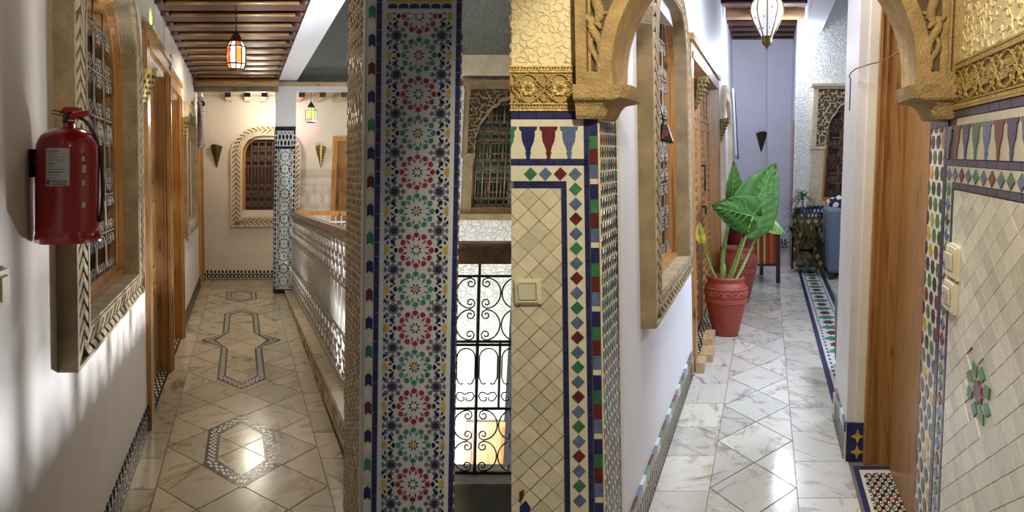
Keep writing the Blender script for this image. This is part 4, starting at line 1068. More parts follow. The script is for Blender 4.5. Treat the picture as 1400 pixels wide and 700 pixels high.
# ---- near walls: frontal on the left, receding on the right
def zl(y): return 1.5+(208-y)*.00228
def tiled_wall(o, pl, A, sg, sa, right, R=R):
    """A = inner corner coordinate, sg = direction away from it, sa = stretch along the wall"""
    X = lambda k: A+sg*k*sa
    width = .27 if not right else .68
    ext = [('navy', .027 if not right else .0, .045 if not right else .012)]
    fld0 = .116 if not right else .078
    dia_c, dia_w = (.070, .040) if not right else (.037, .036)
    inb = (.099, .113) if not right else (.062, .076)
    oub = (.028, .043) if not right else (.0, .012)
    zlow = .35 if not right else .0
    MB().prism([(X(0), zlow), (X(width), zlow), (X(width), 1.63), (X(0), 1.63)], 0, .003, pl).build('tile_ground', 'grout', o, R)
    # ivory ground of border, motif row
    mb = MB()
    def R_(k0, k1, z0, z1, m=0, h0=.003, h1=.006): 
        mb.prism([(X(k0), z0), (X(k1), z0), (X(k1), z1), (X(k0), z1)], h0, h1, pl, m)
    R_(inb[1] if right else oub[1], width, zl(217), zl(163.5)); R_(oub[1]+.001, inb[0]-.001, zlow, zl(247.5)); R_(oub[1]+.001, width, zl(247.5), zl(226.5))
    mb.build('border_ground', 'ivory', o, R)
    bl = .054 if not right else .056
    for (y0, y1, k0) in ((162.5, 153, oub[0]), (226, 218, oub[0]), (256, 248, inb[0])):
        n = int((width-k0)/bl)
        if width-k0-n*bl > .01:
            wr_ = width-k0-n*bl; piece('blue_tile', ('bt', right, y0-y1 > 9, 'e', k0), rect((wr_-.002)*sa, (y0-y1)*.00228-.001), X(width-wr_/2), zl((y0+y1)/2), pl, .0045, 'navy', o, R, .003)
        for i in range(n):
            piece('blue_tile', ('bt', right, y0-y1 > 9, 'h'), rect((bl-.002)*sa, (y0-y1)*.00228-.001), X(k0+bl*(i+.5)), zl((y0+y1)/2), pl, .0045, 'navy', o, R, .003)
    for (k0, k1), ztop in ((oub, 152), (inb, 257)):
        z = zl(ztop)-.0005; i = 0
        while z-.046 > zlow:
            piece('blue_tile', ('bt', right, round(k1-k0, 3), 'v'), rect((k1-k0-.001)*sa, .0445), X((k0+k1)/2), z-.023, pl, .0045, 'navy', o, R, .003); z -= .0465
    cs = ['blue', 'green', 'blue', 'maroon']; dh = .0461
    z = zl(238); i = 0
    while z-.03 > zlow:
        c = cs[i % 4]; piece('diamond_tile', ('di', right, c), diam(dia_w*sa, .041), X(dia_c), z, pl, .0035, c, o, R, .0055); z -= dh; i += 1
    k = dia_c+dh*1.0; i = 0
    while k < width-.02:
        c = ['maroon', 'blue', 'green', 'blue'][i % 4] if not right else ['blue', 'maroon', 'blue', 'green'][i % 4]
        piece('diamond_tile', ('di', right, c), diam(dia_w*sa, .041), X(k), zl(237.5), pl, .0035, c, o, R, .0055); k += dh; i += 1
    mot = [(-.5,1),(.5,1),(.47,.90),(.36,.86),(.36,.70),(.30,.52),(.17,.36),(.11,.22),(.16,.18),(.11,.13),(.08,.0),(-.08,.0),(-.11,.13),(-.16,.18),(-.11,.22),(-.17,.36),(-.30,.52),(-.36,.70),(-.36,.86),(-.47,.90)]
    k = .088 if not right else .020; i = 0; cs = ['blue', 'maroon', 'navy', 'green'] if not right else ['slate', 'maroon', 'navy', 'green', 'blue', 'maroon', 'navy']
    while k < width+.02:
        c = cs[i % len(cs)]
        if k > width-.03:
            P = clip([(X(k)+x*.056*sa, zl(195)+(y-.5)*.100) for x, y in mot], *(sorted((X(width), X(0)))), 0, 9)
            if P: MB().prism(P, .0055, .009, pl).build('vase_motif_tile', c, o, R)
            k += .0637; i += 1; continue
        piece('vase_motif_tile', ('mo', right, c), [(x*.056*sa, (y-.5)*.100) for x, y in mot], X(k), zl(195), pl, .0035, c, o, R, .0055); k += .0637; i += 1
    # diagonal field of cream tiles
    q = .0335; zt = zl(257); rr = random.Random(4); P0_ = diam(2*q*sa, 2*q)
    a_lo, a_hi = sorted((X(fld0), X(width)))
    star = (X((.578/ .578)*0 + (2.30-1.853)/sa), .887) if right else None
    for i in range(-1, int((width-fld0)/q)+2):
        for j in range(-1, int((zt-zlow)/q)+2):
            if (i+j) % 2: continue
            ca, cb_ = X(fld0+q*i), zt-q*j
            if star and abs(ca-star[0])/(.115) + 0 < 1 and abs(cb_-star[1]) < .085 and ((ca-star[0])/.125)**2+((cb_-star[1])/.09)**2 < 1: continue
            P = clip([(ca+x, cb_+y) for x, y in P0_], a_lo+.001, a_hi, zlow, zt-.001)
            if not P or area(P) < 2e-4*sa: continue
            if area(P) > .99*area(P0_):
                t = piece('cream_tile', ('cr', right, rr.randrange(4)), shrink([(x*rr.uniform(.975, 1), y*rr.uniform(.975, 1)) for x, y in P0_], .0005 if right else .0006), ca, cb_, pl, .0040+rr.uniform(-.0006, .0006), 'fieldr' if right else 'field', o, R, .003)
            else:
                c = (sum(x for x, y in P)/len(P), sum(y for x, y in P)/len(P))
                piece('cream_tile', ('crh', right, i, j), shrink([(x-c[0], y-c[1]) for x, y in P], .0008), c[0], c[1], pl, .0038, 'fieldr' if right else 'field', o, R, .003)
    if star:
        ax, ay = .105, .072
        MB().prism([(star[0]+x*1.42*ax, star[1]+y*1.42*ay) for x, y in ngon(0, 0, 1, 16)], .003, .0045, pl).build('star_ground', 'ivory', o, R)
        mb = MB(); mb.prism([(star[0]+x*ax, star[1]+y*ay) for x, y in ngon(0, 0, .44, 16, 0, .30)], .0045, .008, pl); mb.build('star_centre_tile', 'maroon', o, R)
        for k in range(8):
            a = pi/4*k+pi/8; P = [(.52, -.0), (.72, -.22), (1.0, -.06), (.80, .20)]
            P = [(.44,.0),(.70,-.27),(1.04,-.16),(.84,.20)]
            Q = [((x*cos(a)-y*sin(a))*ax, (x*sin(a)+y*cos(a))*ay) for x, y in P]
            piece('star_petal_tile', ('sp', k), Q, star[0], star[1], pl, .0036, 'green', o, R, .0045)
# frontal wall
fw = struct(MB().box(-.797, UR+.006, DN, DN+.09, .2, 3.3), 'wall_near_left', 'yplaster', Rn, 'near wall left of the stone arch, clad in cream diamond zellige below carved plaster')
CL = -.527
tiled_wall(fw, front(DN), CL, -1, 1.0, False, Rn)
pf = front(DN)
z = zl(165); i = 0
cs = [('navy', .046), ('green', .044), ('maroon', .046), ('blue', .044), ('ivory', .018)]
while z > .4:
    c, h = cs[i % 5]; piece('edge_tile', ('ed', c), rect(.0245, h-.0015), CL-.013, z-h/2, pf, .0045, c, fw, R, .003); z -= h; i += 1
hexmosaic(fw, sideL(UR+.004), R, DN+.005, DN+.25, .2, 1.64, .036, .040, 'fieldr', ('navyd', 'navyd', 'maroon', 'green'), 9, 'jamb_mosaic')
MB().box(UR-.2, UR+.004, DN+.08, DN+.26, .2, 3.3).build('jamb_core', 'cream', fw, R)
mb = MB(); 
for i in range(34): mb.box(UR+.002, UR+.009, DN+.235, DN+.25, 1.60-.041*i-.036, 1.60-.041*i)
mb.build('jamb_edge_tiles', 'navyd', fw, R)
# star fragment at the lower left
for P, c in (([(-.795,.445),(-.779,.452),(-.783,.425),(-.795,.41)], 'maroon'), ([(-.795,.40),(-.776,.418),(-.760,.395),(-.766,.372),(-.795,.365)], 'navy')):
    MB().prism(P, .0065, .009, pf).build('star_fragment_tile', c, fw, R)
# gilt frieze + curly plaster
def frieze(o, pl, a0, a1, z0, z1, sa):
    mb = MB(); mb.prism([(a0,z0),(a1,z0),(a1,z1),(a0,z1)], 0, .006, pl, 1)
    for za, zb_ in ((z0, z0+.006), (z0+.020, z0+.024), (z1-.006, z1), (z1-.022, z1-.018)): mb.prism([(a0,za),(a1,za),(a1,zb_),(a0,zb_)], .006, .013, pl)
    n = int(abs(a1-a0)/(.0095*sa))
    for i in range(n):
        a = min(a0,a1)+.0095*sa*i+.004*sa
        for zz in (z0+.013, z1-.012): mb.prism([(a-.003*sa,zz-.005),(a+.001*sa,zz-.005),(a+.005*sa,zz+.004),(a+.001*sa,zz+.005)], .006, .012, pl)
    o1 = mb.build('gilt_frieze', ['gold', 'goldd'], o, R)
    mb = MB(); zc = (z0+z1)/2; H = (z1-z0)/2-.026; p = .098*sa; n = int(abs(a1-a0)/p)+2; s0 = max(a0, a1)
    lo, hi = min(a0,a1)+.004, max(a0,a1)-.004
    def tb(pts, r, h=.011):
        pts = [q for q in pts if lo <= q[0] <= hi]
        if len(pts) > 1: tube2(mb, pts, r, pl, h, 4)
    for i in range(n):
        c = s0-p*(i+.55)
        for k in range(8):
            a = pi/4*k+.39; rr = .6*H
            P = [(c+x*sa, zc+y) for x, y in ngon(rr*.62*cos(a), rr*.62*sin(a), .0075, 7)]
            if min(x for x, y in P) > lo and max(x for x, y in P) < hi: mb.prism(P, .006, .014, pl)
        tb([(c+sa*.006*cos(t), zc+.006*sin(t)) for t in [2*pi*q/8 for q in range(9)]], .003)
        tb([(c+sa*H*1.02*cos(t)*(1+.10*cos(4*t)), zc+H*.9*sin(t)*(1+.10*cos(4*t))) for t in [2*pi*q/28 for q in range(29)]], .0026)
        for s1 in (-1, 1):
            for s2 in (-1, 1):
                e = c+p/2
                for rr, off in ((H*.62, .0), (H*.36, .012)):
                    tb([(e+s1*sa*(.006+rr*(.15+.85*t/9)*abs(cos(t*.5+.2))+off), zc+s2*(H*.45+rr*(.15+.85*t/9)*sin(t*.5+.2)*.7)) for t in range(10)], .0024)
                tb([(e+s1*sa*(.004+.020*t/6), zc+s2*(H*.15+H*.75*(t/6)**2)) for t in range(7)], .0026)
                tb([(c+s1*sa*(H*1.15+.004*t), zc+s2*(H*.95-.004*t)) for t in range(4)], .0024)
    mb.build('frieze_relief', 'gold', o1, R)
def curly(o, pl, a0, a1, z0, z1, sa, n, seed, r=.0022):
    mb = MB(); rr = random.Random(seed); placed = []
    for i in range(n*6):
        if len(placed) >= n: break
        a = rr.uniform(a0, a1); b = rr.uniform(z0, z1); q = rr.uniform(.012, .026)
        if any(((a-x)/sa)**2+(b-y)**2 < (.0195)**2 for x, y in placed): continue
        placed.append((a, b)); an = rr.uniform(0, 6.28); s_ = rr.choice((-1, 1)); tn = rr.uniform(.35, .62)
        pts = [(a+sa*q*(.45+.55*t/9+.10*sin(t))*cos(an+s_*t*tn), b+q*(.45+.55*t/9)*sin(an+s_*t*tn)) for t in range(10)]
        pts = [p_ for p_ in pts if a0 < p_[0] < a1 and z0 < p_[1] < z1]
        if len(pts) > 3: mb.tube([pl(x, y, .0005) for x, y in pts], [r*(.4+.9*sin(pi*(k+.5)/len(pts))) for k in range(len(pts))], 5)
    x = mb.build('curly_relief', 'yplaster', o, R); x['kind'] = 'stuff'
frieze(fw, pf, -.795, -.585, zl(152), zl(90), 1.0)
MB().prism([(-.5865,zl(152)),(-.578,zl(152)),(-.578,zl(89)),(-.5865,zl(89))], 0, .014, pf).build('frieze_end', 'gold', fw, R)
curly(fw, pf, -.795, -.578, zl(88), 2.06, 1.0, 130, 2)
# right-hand near wall
UN = .572
nw = struct(MB().box(UN, UN+.12, .9, DN+.275, .0, 3.3), 'wall_near_right', 'yplaster', R, 'near right wall clad in pale diamond zellige with a green star, below carved plaster')
pr_ = sideR(UN)
tiled_wall(nw, pr_, 2.315, -1, 1.55, True)
hexmosaic(nw, pr_, R, 2.325, 2.55, .0, 1.615, .075, .052, 'fieldr', ('navyd', 'navyd', 'navyd', 'maroon', 'navyd', 'green', 'navyd', 'yellow'), 12, 'jamb_mosaic')
mb = MB()
for i in range(36): mb.prism([(2.315,1.57-.0445*i),(2.335,1.57-.0445*i),(2.335,1.612-.0445*i),(2.315,1.612-.0445*i)], .003, .0075, pr_)
for i in range(4): mb.prism([(2.34+.055*i,1.58),(2.39+.055*i,1.58),(2.39+.055*i,1.612),(2.34+.055*i,1.612)], .003, .0075, pr_)
mb.build('jamb_edge_tiles', 'navy', nw, R)
MB().box(UN-.006, UN+.10, DN+.27, DN+.282, 0, 1.62).build('corner_strip', 'clayl', nw, R)
frieze(nw, pr_, .95, 2.285, zl(152), zl(89), 1.55)
curly(nw, pr_, 1.25, 2.2, zl(88), 2.0, 1.55, 190, 5, .0028)

# ---- stone arch
ar = thing('stone_arch', R(0, DN+.1, 1.6), 'carved ochre sandstone arch spanning the entrance of the right gallery', 'arch')
ca_, cz_, ra_ = -.012, 1.745, .458
U0, U1, ZT = -.578, .585, 2.36
d0_, d1_ = DN-.055, DN+.20
def hf(a):                                                     # intrados height
    x = abs(a-ca_); return cz_+sqrt(max(0, ra_*ra_-x*x)) if x < ra_ else 1.70
mb = MB(); n = 44
A = [ca_-ra_+2*ra_*(.5-.5*cos(pi*i/n)) for i in range(n+1)]
for i in range(n):
    a, b = A[i], A[i+1]; za, zb_ = hf(a+1e-6), hf(b-1e-6)
    if a == A[0]: za = cz_-.02
    if i == n-1: zb_ = cz_-.02
    mb.prism([(a,za),(b,zb_),(b,ZT),(a,ZT)], 0, d1_-d0_-.02, front(d1_))
for s_ in (0, 1):
    x0, x1 = (U0, ca_-ra_) if s_ == 0 else (ca_+ra_, U1)
    mb.box(x0, x1, d0_+.02, d1_, 1.70, ZT)
mb.build('arch_core', 'stoney', ar, R)
af = front(d0_+.02)
def arcpts(r, t0, t1, n=22): return [(ca_+r*cos(t0+(t1-t0)*i/n), cz_+r*sin(t0+(t1-t0)*i/n)) for i in range(n+1)]
mb = MB()
AA, BB = arcpts(ra_, 0, pi, 40), arcpts(ra_+.042, 0, pi, 40)
for i in range(40): mb.prism([AA[i], AA[i+1], BB[i+1], BB[i]], 0, .022, af)
for x0, x1 in ((U0, U0+.032), (U1-.032, U1)): mb.prism([(x0,1.745),(x1,1.745),(x1,2.30),(x0,2.30)], 0, .022, af)
for x0, x1 in ((U0+.036, U0+.044), (U1-.044, U1-.036)): mb.prism([(x0,1.74),(x1,1.74),(x1,ZT),(x0,ZT)], 0, .012, af)
mb.prism([(U0,1.70),(ca_-ra_+.004,1.70),(ca_-ra_+.002,1.745),(U0,1.745)], 0, .022, af); mb.prism([(ca_+ra_-.004,1.70),(U1,1.70),(U1,1.745),(ca_+ra_-.002,1.745)], 0, .022, af)
mb.prism([(U0,2.30),(U1,2.30),(U1,ZT),(U0,ZT)], 0, .022, af)
mb.build('moulded_edge', 'stoney', ar, R)
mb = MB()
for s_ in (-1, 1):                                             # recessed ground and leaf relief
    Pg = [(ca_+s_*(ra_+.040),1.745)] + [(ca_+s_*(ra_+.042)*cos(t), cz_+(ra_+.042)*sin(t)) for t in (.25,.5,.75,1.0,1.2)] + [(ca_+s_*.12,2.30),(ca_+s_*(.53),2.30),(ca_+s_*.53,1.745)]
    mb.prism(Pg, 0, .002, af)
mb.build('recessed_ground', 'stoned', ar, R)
for s_ in (-1, 1):
    mb = MB()
    for (cx_, cz2, an, ln, w) in ((.512, 1.80, 1.50, .10, .010), (.508, 1.86, 1.45, .11, .014), (.500, 1.95, 1.75, .12, .017), (.515, 1.90, .9, .06, .010), (.475, 2.02, 2.0, .10, .015), (.515, 2.02, 1.2, .12, .013), (.44, 2.12, 2.2, .12, .016), (.50, 2.14, 1.2, .12, .016), (.38, 2.20, 2.5, .12, .015), (.46, 2.24, 1.6, .08, .013), (.30, 2.25, 2.8, .12, .014), (.490,1.915,2.6,.05,.009)):
        pts = []; rad = []
        for t in range(9):
            f = t/8-.5; bx = an+.5*sin(f*3)
            pts.append((ca_+s_*(cx_+ln*f*cos(an)+.010*sin(f*6)), cz2+ln*f*sin(an))); rad.append(w*(.35+.65*cos(f*2.6)))
        mb.tube([af(x, y, .008) for x, y in pts], rad, 7)
    mb.build('leaf_relief', 'stoney', ar, R)
for s_, uo in ((-1, -.582), (1, .590)):                         # capitals
    def cap(u0, u1, zA, zB, e, m=0): pass
    lv = [(1.602,.070,.10),(1.612,.078,.115),(1.640,.092,.13),(1.652,.105,.15),(1.658,.135,.18),(1.664,.150,.19),(1.682,.155,.195),(1.704,.160,.20)]
    mb = MB(); vs = []; fs = []
    for (zz, w, dep) in lv:
        w *= 1.06
        ui = uo - s_*w*1.0
        ch = .022
        dn = d0_+.055-dep*.42; df = d1_-.03
        if s_ < 0: P = [(uo,dn),(ui-ch,dn),(ui,dn+ch*1.5),(ui,df),(uo,df)]
        else: P = [(uo,dn),(ui+ch,dn),(ui,dn+ch*1.5),(ui,df),(uo,df)]
        vs += [(a, b, zz) for a, b in P]
    k = 5
    for i in range(len(lv)-1):
        for q in range(k): fs.append((i*k+q, i*k+(q+1) % k, (i+1)*k+(q+1) % k, (i+1)*k+q))
    fs += [tuple(range(k)), tuple(range((len(lv)-1)*k, len(lv)*k))]
    mb.add(vs, fs); mb.build('capital', 'stoney', ar, R)
# ---- switches
def switch(loc_fn, pl, a, b, w, h, sa, label, btn):
    o = thing('light_switch', R(*pl(a, b, 0)), label, 'switch')
    P = outline(a-w/2*sa, a+w/2*sa, b-h/2, b+h/2, .008*sa, .008, 3); Q = outline(a-(w/2-.006)*sa, a+(w/2-.006)*sa, b-h/2+.006, b+h/2-.006, .005*sa, .005, 3)
    mb = MB(); mb.prism(P, .006, .018, pl); mb.prism(Q, .018, .023, pl); mb.build('plate', 'plasticw', o, R)
    mb = MB(); mb.ring(outline(a-.029*sa, a+.029*sa, b-.027, b+.027, .004, .004, 2), outline(a-.0265*sa, a+.0265*sa, b-.0245, b+.0245, .004, .004, 2), .023, .0236, pl); mb.build('gap_line', 'goldd', o, R)
    mb = MB(); v = [pl(a-.026*sa, b-.024, .023), pl(a+.026*sa, b-.024, .023), pl(a+.026*sa, b+.024, .023), pl(a-.026*sa, b+.024, .023), pl(a-.026*sa, b-.024, .026), pl(a+.026*sa, b-.024, .026), pl(a+.026*sa, b+.024, .032), pl(a-.026*sa, b+.024, .032)]
    mb.add(v, [(4,5,6,7),(0,1,5,4),(1,2,6,5),(2,3,7,6),(3,0,4,7)]); rk = mb.build('rocker', 'plasticw', o, R)
    if btn:
        mb = MB(); tube2(mb, [(a+.012*sa*cos(t), b-.002+.015*sin(t)) for t in [2*pi*i/18 for i in range(19)]], .001, pl, .030, 4); mb.build('button_ring', 'goldd', rk, R)
    return o
switch(None, pf, (720-1049)*.00228, zl(397), .083, .078, 1.0, 'ivory light switch on the cream tiles left of the arch', False)
switch(None, pr_, 2.148, 1.18, .084, .098, 1.4, 'upper ivory light switch on the right tiled wall', False)
switch(None, pr_, 2.158, 1.078, .084, .092, 1.4, 'lower ivory switch with an oval button on the right tiled wall', True)

# ---- window and door of the white wall
stone_window(6, sideL(UR), R, 3.0, 4.53, .775, 2.40, .50, .45, .19, .10, 'arched window with braided stone surround and iron grille in the white wall', 6, [.0, .16, .30, .58, .74, .9], 'wallR', hw4, fill='wallR')
rt = tag(link('door_6', None, None, R(UR, 6.3, 0)), 'large carved double wooden door behind the potted plants', 'door', None, 'structure')
d0, d1, zt_ = 5.04, 7.60, 2.30
mb = MB(); mb.box(UR-.13, UR+.025, d1-.03, d1+.20, 0, zt_-.14); mb.box(UR-.13, UR+.025, d0-.06, d0+.06, 0, zt_-.14); mb.box(UR-.1, UR+.035, d1+.04, d1+.10, 0, zt_-.15); mb.build('door_post', 'wood', rt, R)
mb = MB(); mb.box(UR-.13, UR+.025, d0-.06, d1+.20, zt_-.14, zt_-.005); mb.box(UR-.03, UR+.045, d0-.1, d1+.24, zt_-.035, zt_+.01); mb.box(UR-.1, UR+.034, d0, d1+.1, zt_-.15, zt_-.10); mb.build('door_head', 'wood', rt, R)
for k, (a, b) in enumerate(((d0+.06, d0+.06+1.18), (d0+1.30, d1-.03))):
    lf = MB().box(UR-.105, UR-.07, a, b, .01, zt_-.14).build('door_leaf', 'wood', rt, R); sl = sideL(UR-.07); mb = MB(); w = b-a
    mb.box(UR-.07, UR-.045, b-.03, b+.05, .01, zt_-.14) if k == 0 else None
    rows = ((.08,.50),(.56,.92),(.98,1.36),(1.42,1.72),(1.78,2.12))
    for ri, (z0, z1) in enumerate(rows):
        cols_ = ((.08, .48), (.54, .94)) if ri in (1, 2, 3) else ((.08, .94),)
        for x0, x1 in cols_:
            A0, A1 = a+w*x0, a+w*x1
            mb.ring(outline(A0, A1, z0, z1, .01, .01, 1), outline(A0+.035, A1-.035, z0+.025, z1-.025, .01, .01, 1), 0, .014, sl)
            nn = 4; 
            for i in range(3):
                for j in range(4):
                    x = A0+.06+(A1-A0-.12)*(i+.5)/3; z = z0+.04+(z1-z0-.08)*(j+.5)/4
                    mb.prism([(x+p, z+q) for p, q in ngon(0, 0, .035, 8, 0, .02)], 0, .012, sl)
                    mb.prism([(x+p*1.2+.05, z+q+.03) for p, q in diam(.04, .03)], 0, .010, sl) if i < 2 else None
    mb.build('carved_panels', 'wood', lf, R)
    if k == 1:
        mb = MB(); 
        for z in (1.38, 1.02):
            mb.lathe([(.001,0),(.03,0),(.03,.01),(.001,.01)], 10, (UR-.05, a+.10, z)); mb.tube([(UR-.06, a+.10, z), (UR-.02, a+.10, z)], .008, 6); mb.tube([(UR-.02, a+.10+.03*sin(t), z-.03+.035*cos(t)) for t in [2*pi*i/12 for i in range(12)]], .006, 5, 0, True)
            mb.tube([(UR-.02, a+.10, z-.06), (UR-.025, a+.11, z-.22)], .008, 5) if z > 1.2 else None
        mb.build('handle', 'iron', lf, R)
o = struct(MB().box(UR-.06, UR+.02, 5.0, 7.6, 0, .03), 'threshold', 'navyd', R, 'black and white mosaic threshold of the carved double door')
hexmosaic(o, flat(.03), R, UR-.06, UR+.02, 5.02, 7.58, .03, .08, 'navyd', ('ivory',), 3, 'threshold_mosaic', 'd')
mb = MB(); mb.box(UR+.025, UR+.085, 4.94, 5.12, 0, .075); mb.box(UR+.025, UR+.125, 5.2, 5.45, 0, .06); mb.box(UR+.025, UR+.105, 5.45, 5.75, 0, .105)
tag(mb.build('doorstep', 'boards', None, R), 'small brown stepped wood blocks on the floor beside the front red pot', 'step')
# far arched window: stone arch on the wall + textile
stone_window(7, sideL(UR), R, 8.15, 10.2, .2, 2.32, .8, .62, .30, .16, 'tall pale stone arch on the left wall beyond the carved door', 3, [0, .4, .8], 'wallR', None, stone='stonel', glassm='wood', grm='iron', braid=.12, out=.05)
mt, n_, b_ = nt('blue_textile'); v_ = coords(n_, (1,1,1), False)
sx = n_.nodes.new('ShaderNodeSeparateXYZ'); n_.links.new(v_, sx.inputs[0]); r_ = n_.nodes.new('ShaderNodeMapRange'); r_.inputs['From Min'].default_value = -.4; r_.inputs['From Max'].default_value = .75; n_.links.new(sx.outputs['Y'], r_.inputs[0])
n_.links.new(ramp(n_, r_.outputs[0], [(.34, (.65,.72,.75)), (.36, (.02,.10,.28)), (.62, (.02,.10,.28)), (.66, (.10,.30,.33))]), b_.inputs[0]); b_.inputs['Roughness'].default_value = .85
vs = []; fs = []
for i in range(11):
    for j in range(9): vs.append((UR+.05+.02*sin(j*1.5)+.03*i/10, 10.25+1.05*j/8*(.55+.45*i/10), 2.40-1.0*i/10))
for i in range(10):
    for j in range(8): a = i*9+j; fs.append((a, a+1, a+10, a+9))
cl = MB().add(vs, fs, 0, True).build('hanging_textile', mt, None, R, R(UR+.05, 10.6, 2.4)); cl.modifiers.new('t', 'SOLIDIFY').thickness = .006
tag(cl, 'blue and white textile hanging on the left wall near the lilac end wall', 'textile')
struct(MB().box(UR, UR+.03, 11.2, 11.5, 0, 1.2), 'trim_10', 'wood', R, 'wooden edge below the blue textile')
tag(link('door_7', None, None, R(.36, 9.6, 0)), 'wooden door post on the return wall beside the tall dark plant', 'door', None, 'structure')
MB().box(.335, .375, 9.52, 10.1, 0, 1.93).build('door_post', 'wood', bpy.data.objects['door_7'], R)
# sconces right
for u, d, z, w, h, n3, lb, m_ in ((UR, 5.35, 1.80, .20, .24, (1,0,0), 'greenish brass cone lamp over the carved double door', 'brass'), (UR, 8.0, 1.58, .20, .28, (1,0,0), 'brass cone lamp between the carved door and the pale arch', 'brass'), (-.098, 11.6, 1.50, .17, .30, (0,-1,0), 'dark brass cone lamp on the lilac end wall', 'brassd')):
    cone_sconce(R(u, d, z), n3, w, h, lb, mat=m_)
# pouch on the grille
c0 = R(UR+.02, 3.62, 1.56); pu_ = thing('key_pouch', c0, 'black pouch with a red tag hanging on the window grille of the white wall', 'pouch')
b = MB(); b.add([c0+Vector(p) for p in [(-.03,-.04,-.0),(.045,-.04,-.02),(.045,.05,-.02),(-.03,.05,0),(-.015,-.02,.085),(.012,-.02,.09),(.012,.02,.09),(-.015,.02,.085)]], [(0,1,2,3),(4,5,6,7),(0,1,5,4),(1,2,6,5),(2,3,7,6),(3,0,4,7)])
bevel(b.build('bag', 'black', pu_), .012); MB().box(c0.x-.012, c0.x+.012, c0.y-.048, c0.y-.042, c0.z+.015, c0.z+.04).build('red_tag', 'red', pu_)
MB().tube([c0+Vector((0,0,.085)), c0+Vector((-.012,.02,.16)), c0+Vector((-.02,.03,.2))], .004, 5).build('strap', 'black', pu_)

# ---- pier and doorway on the right
pi_ = struct(MB().box(.43, .515, 3.55, 4.15, 0, 3.3), 'wall_pier', ['pier'], R, 'white wall pier right of the corridor')
MB().box(.478, .520, 3.542, 3.55, .19, 3.3).build('cream_strip', 'cream', pi_, R)
MB().box(.43, 1.05, 4.16, 4.2, 2.2, 4.0).build('wall_over_opening', 'pier', pi_, R) if False else None
rt = tag(link('door_8', None, None, R(.6, 3.5, 0)), 'tall honey coloured wooden door and frame between the pier and the right tiled wall', 'door', None, 'structure')
mb = MB(); mb.box(.520, .56, 3.50, 3.60, .0, 3.0); mb.box(.56, .60, 3.515, 3.60, .0, 3.0); mb.box(.525, .531, 3.49, 3.5, 0, 3.0); mb.box(.60, .665, 3.47, 3.60, .0, 3.0); mb.build('door_post', 'wood', rt, R)
MB().box(.652, .700, 2.62, 3.46, .01, 3.0).build('door_leaf', 'wood', rt, R)
MB().box(.690, 1.1, 2.4, 3.6, -.05, 3.3).build('dark_gap', 'dark', rt, R) if False else None
struct(MB().box(.70, .74, 2.5, 3.6, 0, 3.3), 'wall_door_side', 'cream', R, 'wall behind the open wooden door')
mat_ = struct(MB().box(.405, .70, 2.3, 3.48, 0, .006), 'threshold', 'ivory', Rf, 'mosaic floor panel with navy border in the right doorway')
mb = MB()
for k in range(6):
    for (a0, a1, b0, b1) in ((.405, .430, 2.3+.19*k, 2.3+.19*k+.186),): mb.box(a0, a1, b0, b1, .006, .009)
mb.box(.405, .68, 3.44, 3.475, .006, .009); mb.box(.625, .65, 2.3, 3.44, .006, .009)
mb.build('navy_border', 'navy', mat_, Rf)
mb = MB(); cols = ['navyd', 'maroon', 'green', 'brown']; rr = random.Random(8); FPm = flat(.006); ax, ay = .034, .048
for i in range(-1, 8):
    for j in range(-1, 30):
        a, b_ = .452+ax*(i+.5*(j % 2)), 2.32+ay*.78*j
        def PP(P, m, h=.0022):
            P = clip(P, .446, .612, 2.3, 3.40)
            if P and area(P) > 1e-7: mb.prism(P, 0, h, FPm, m)
        m = (0, 1, 0, 1, 2)[rr.randrange(5)]
        PP([(a+x, b_+y*1.45) for x, y in ngon(0, 0, .0105, 8, pi/8)], m)
        for k in range(6):
            t = pi/3*k; PP([(a+.0165*cos(t)+x, b_+.0165*1.45*sin(t)+y*1.4) for x, y in ngon(0, 0, .0038, 4, t)], (0, 1)[(i+k) % 2])
o = mb.build('floor_mosaic', cols, mat_, Rf); o['kind'] = 'stuff'
wr = MB(); P = [(1163,108,3.54),(1161,104,3.54),(1164,99,3.54),(1170,94,3.52),(1182,90,3.5),(1192,87,3.49),(1205,84,3.3),(1222,75,2.9),(1236,70,2.5)]
Pw = [(.4035,3.54,1.854),(.3965,3.54,1.868),(.407,3.54,1.886),(.426,3.52,1.901),(.4655,3.5,1.913),(.499,3.49,1.922),(.515,3.3,1.909),(.502,2.9,1.886),(.4675,2.5,1.845)]
Pw = [(u/(1+.08*(z-1.5)), d, z) for u, d, z in Pw]
tag(wr.tube([(Pw[0][0], 3.545, 1.70)]+Pw, .0028, 5).build('cable', 'brassd', None, R, R(.45, 3.5, 1.88)), 'thin cable running from the stone arch to the white pier', 'cable')

# ---- window and dado of the salon wall
ornate(8, front(9.40), R, .56, 1.22, .87, 1.57, 2.34, .17, 'pale carved stone window with golden lattice in the white salon wall', wood='woodo', glassm='shut', thick=.06)
dd = struct(MB().box(.37, 2.6, 9.38, 9.40, 0, .80), 'wall_dado', 'brown', R, 'brown and navy tiled dado under the salon window')
hexmosaic(dd, front(9.38), R, .37, 2.0, .66, .80, .05, .06, 'navy', ('white', 'blue'), 4, 'dado_border')
hexmosaic(dd, front(9.38), R, .37, 1.6, .03, .64, .10, .09, 'brown', ('stonel', 'brown', 'stonel'), 4, 'dado_field', 'd')
MB().box(.345, .372, 9.37, 9.40, 0, .72).build('dado_edge', 'navyd', dd, R)

